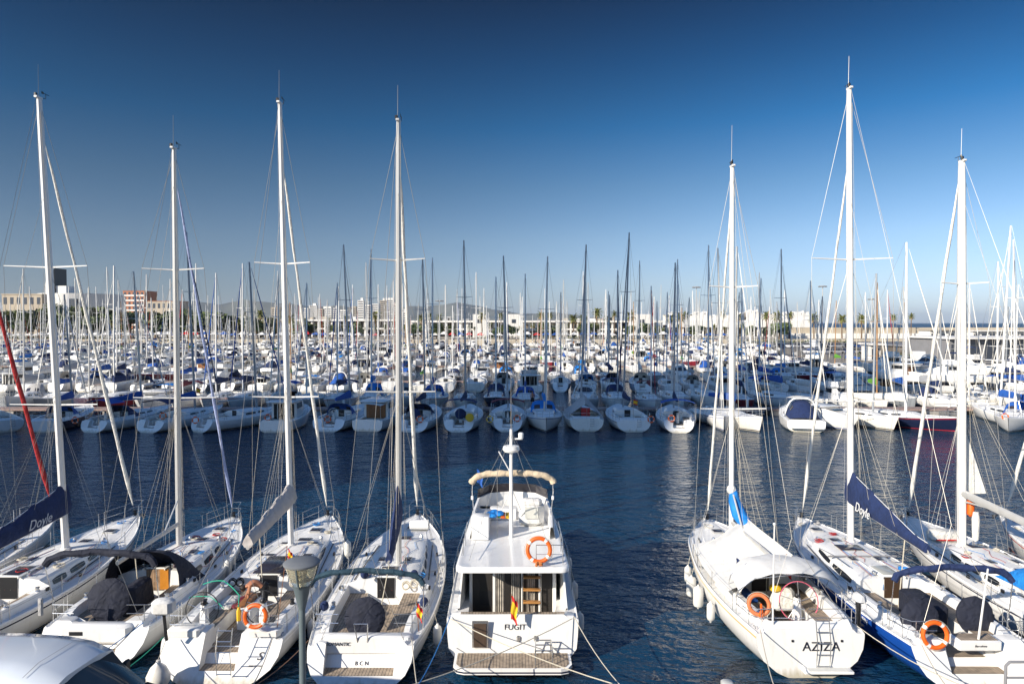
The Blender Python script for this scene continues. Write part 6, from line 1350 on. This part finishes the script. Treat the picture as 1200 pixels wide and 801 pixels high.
def single(pr, name, cat):
    """the same boat as one mesh, for rows where its parts are too small to see"""
    vs = []; fs = []; mi = []; ms = []
    def walk(o, M):
        for ch in o.children:
            Mx = M @ Matrix.Translation(ch.location) @ ch.rotation_euler.to_matrix().to_4x4()
            if ch.type == 'MESH' and ch.name.split('.')[0] not in ('shrouds', 'lifeline', 'pulpit', 'pushpit', 'backstay', 'forestay', 'boarding_ladder', 'bow_rail', 'window_frame'):
                off = len(vs); vs.extend((Mx @ v.co)[:] for v in ch.data.vertices); mp = []
                for q in ch.data.materials:
                    if q not in ms: ms.append(q)
                    mp.append(ms.index(q))
                for p in ch.data.polygons: fs.append([off + v for v in p.vertices]); mi.append(mp[p.material_index])
            walk(ch, Mx)
    walk(pr[0], Matrix.Identity(4)); me = bpy.data.meshes.new(name); me.from_pydata(vs, [], fs); [me.materials.append(q) for q in ms]; me.polygons.foreach_set('material_index', mi); me.update()
    return me
ROWN = ['', 'behind the pink pontoon', 'second row of sterns', 'far side of second pontoon', 'third row of sterns', 'far side of third pontoon', 'fourth row of sterns', 'far side of fourth pontoon']
FAR = {}
def row(idx, ys, x0, x1, sp, facing, motor=.2, near=True, ends=None):
    x = x0; n = 0
    while x < x1:
        ism = rnd.random() < motor; lst = protoM if ism else protoS; pr = lst[rnd.randrange(len(lst))]; n += 1
        if rnd.random() < .04: x += sp; continue
        yaw = rnd.uniform(-.11, .11); rz = yaw + (0 if facing else math.pi); sc = rnd.uniform(.88, 1.08)
        y = ys + rnd.uniform(-.8, 1.4) if facing else ys + pr[2] * sc + rnd.uniform(-.4, .4)
        if near:
            if not pr[3]: o = pr[0]; pr[3] = True
            else: o = copy_tree(pr[0])
            o.location = (x, y, 0); o.rotation_euler = (0, 0, rz)
            zsc = rnd.uniform(.96, 1.28) if not ism else sc; o.scale = (sc, sc, zsc)
        else:
            key = id(pr)
            if key not in FAR: FAR[key] = single(pr, 'motor_boat' if ism else 'sailing_yacht', '')
            o = bpy.data.objects.new('motor_boat' if ism else 'sailing_yacht', FAR[key]); C.objects.link(o); o.location = (x, y, 0); o.rotation_euler = (0, 0, rz); o.scale = (sc, sc, rnd.uniform(1.0, 1.34) if not ism else sc)
            o['category'] = 'motor boat' if ism else 'sailing yacht'
        o['label'] = pr[1] + ', ' + ordinal(n) + ' from left, ' + ROWN[idx]
        o['group'] = 'boats moored in rows beyond the channel'
        x += sp * rnd.uniform(.93, 1.08)
row(1, 82.2, -66, 67, 3.95, False, .12)
row(2, 104.5, -84, 86, 4.3, True, .3)
row(3, 119.0, -94, 73, 4.6, False, .25)
row(4, 146, -112, 76, 4.9, True, .25)
row(5, 160.5, -124, 77, 5.0, False, .25)
N4 = len([o for o in bpy.data.objects if o.parent is None and o.name.startswith('sailing_yacht')])
row(6, 191, -146, 82, 5.6, True, .2, near=False)
row(7, 205.5, -156, 84, 5.6, False, .2, near=False)
for k, (px, py) in enumerate(((1072, 440), (1098, 438), (1122, 441), (1146, 439), (1172, 440), (1198, 441), (1085, 452), (1160, 452))):
    pr = (protoM + protoS[:4])[(k * 5) % 9]; c = G(px, py, 2.0); o = copy_tree(pr[0]); o.location = (c.x, c.y, 2.45); o.rotation_euler = (0, 0, 1.3 + k * .9); pr[3] = pr[3] or False
    o['label'] = pr[1].replace('moored', '') + ', ashore beside the dark shed, ' + ORD[k] + ' of eight'; o['group'] = 'boats stored ashore at the right'
    t_ = thing('boat_cradle', 'steel cradle under the ' + ORD[k] + ' boat stored ashore', 'cradle', (c.x, c.y, 2.0), 1.3 + k * .9)
    for yy in (2.5, 6.0):
        for sg in (1, -1): a = MB(); a.tube([(sg * 1.1, yy, 0), (sg * .7, yy, .75)], .06, 5); a.build('leg', [greyw], t_)
for pr in protoS + protoM:
    if not pr[3]:
        def rm(o):
            for ch in list(o.children): rm(ch)
            bpy.data.objects.remove(o)
        rm(pr[0])
# everything beyond: hundreds of boats that read as one mass
vs = []; fs = []; mi = []; ms = []
far = [m for m in FAR.values()]
def put(me, x, y, rz, sc, zs):
    cs, sn = math.cos(rz) * sc, math.sin(rz) * sc; off = len(vs)
    for v in me.vertices: c_ = v.co; vs.append((x + c_.x * cs - c_.y * sn, y + c_.x * sn + c_.y * cs, c_.z * zs))
    mp = []
    for q in me.materials:
        if q not in ms: ms.append(q)
        mp.append(ms.index(q))
    for p in me.polygons: fs.append([off + k for k in p.vertices]); mi.append(mp[p.material_index])
for yy, fc in ((238, 1), (253.5, 0), (282, 1), (297, 0), (314, 1)):
    x = -.76 * yy
    lim = 96 if yy < 260 else 108
    while x < lim:
        me = far[rnd.randrange(len(far))]; put(me, x, yy + (0 if fc else 11), (0 if fc else math.pi) + rnd.uniform(-.08, .08), 1, rnd.uniform(.8, 1.15)); x += rnd.uniform(6.2, 8.2)
me = bpy.data.meshes.new('moored_boats'); me.from_pydata(vs, [], fs); [me.materials.append(q) for q in ms]; me.polygons.foreach_set('material_index', mi); me.update()
o = bpy.data.objects.new('moored_boats', me); C.objects.link(o); tag(o, 'mass of small white boats and masts at the far end of the marina', 'boats', kind='stuff')
# boats along the mole wall on the right
# sea air: thin even haze
HAZE = True
if HAZE:
    a = MB(); a.box((0, 10800, 190), (33000, 22500, 384)); a_ = a.build('haze', [], None, smooth=False) if False else None
    a = MB(); a.box((0, 10800, 148), (31900, 22150, 300)); hz_ = bpy.data.materials.new('sea_haze'); hz_.use_nodes = True; t = hz_.node_tree; t.nodes.clear()
    pv = t.nodes.new('ShaderNodeVolumePrincipled'); pv.inputs['Color'].default_value = (.72, .84, 1, 1); pv.inputs['Density'].default_value = 4e-5; pv.inputs['Anisotropy'].default_value = .1
    ou = t.nodes.new('ShaderNodeOutputMaterial'); t.links.new(pv.outputs[0], ou.inputs['Volume']); hz_o = a.build('haze', [hz_], None, smooth=False); tag(hz_o, kind='stuff')
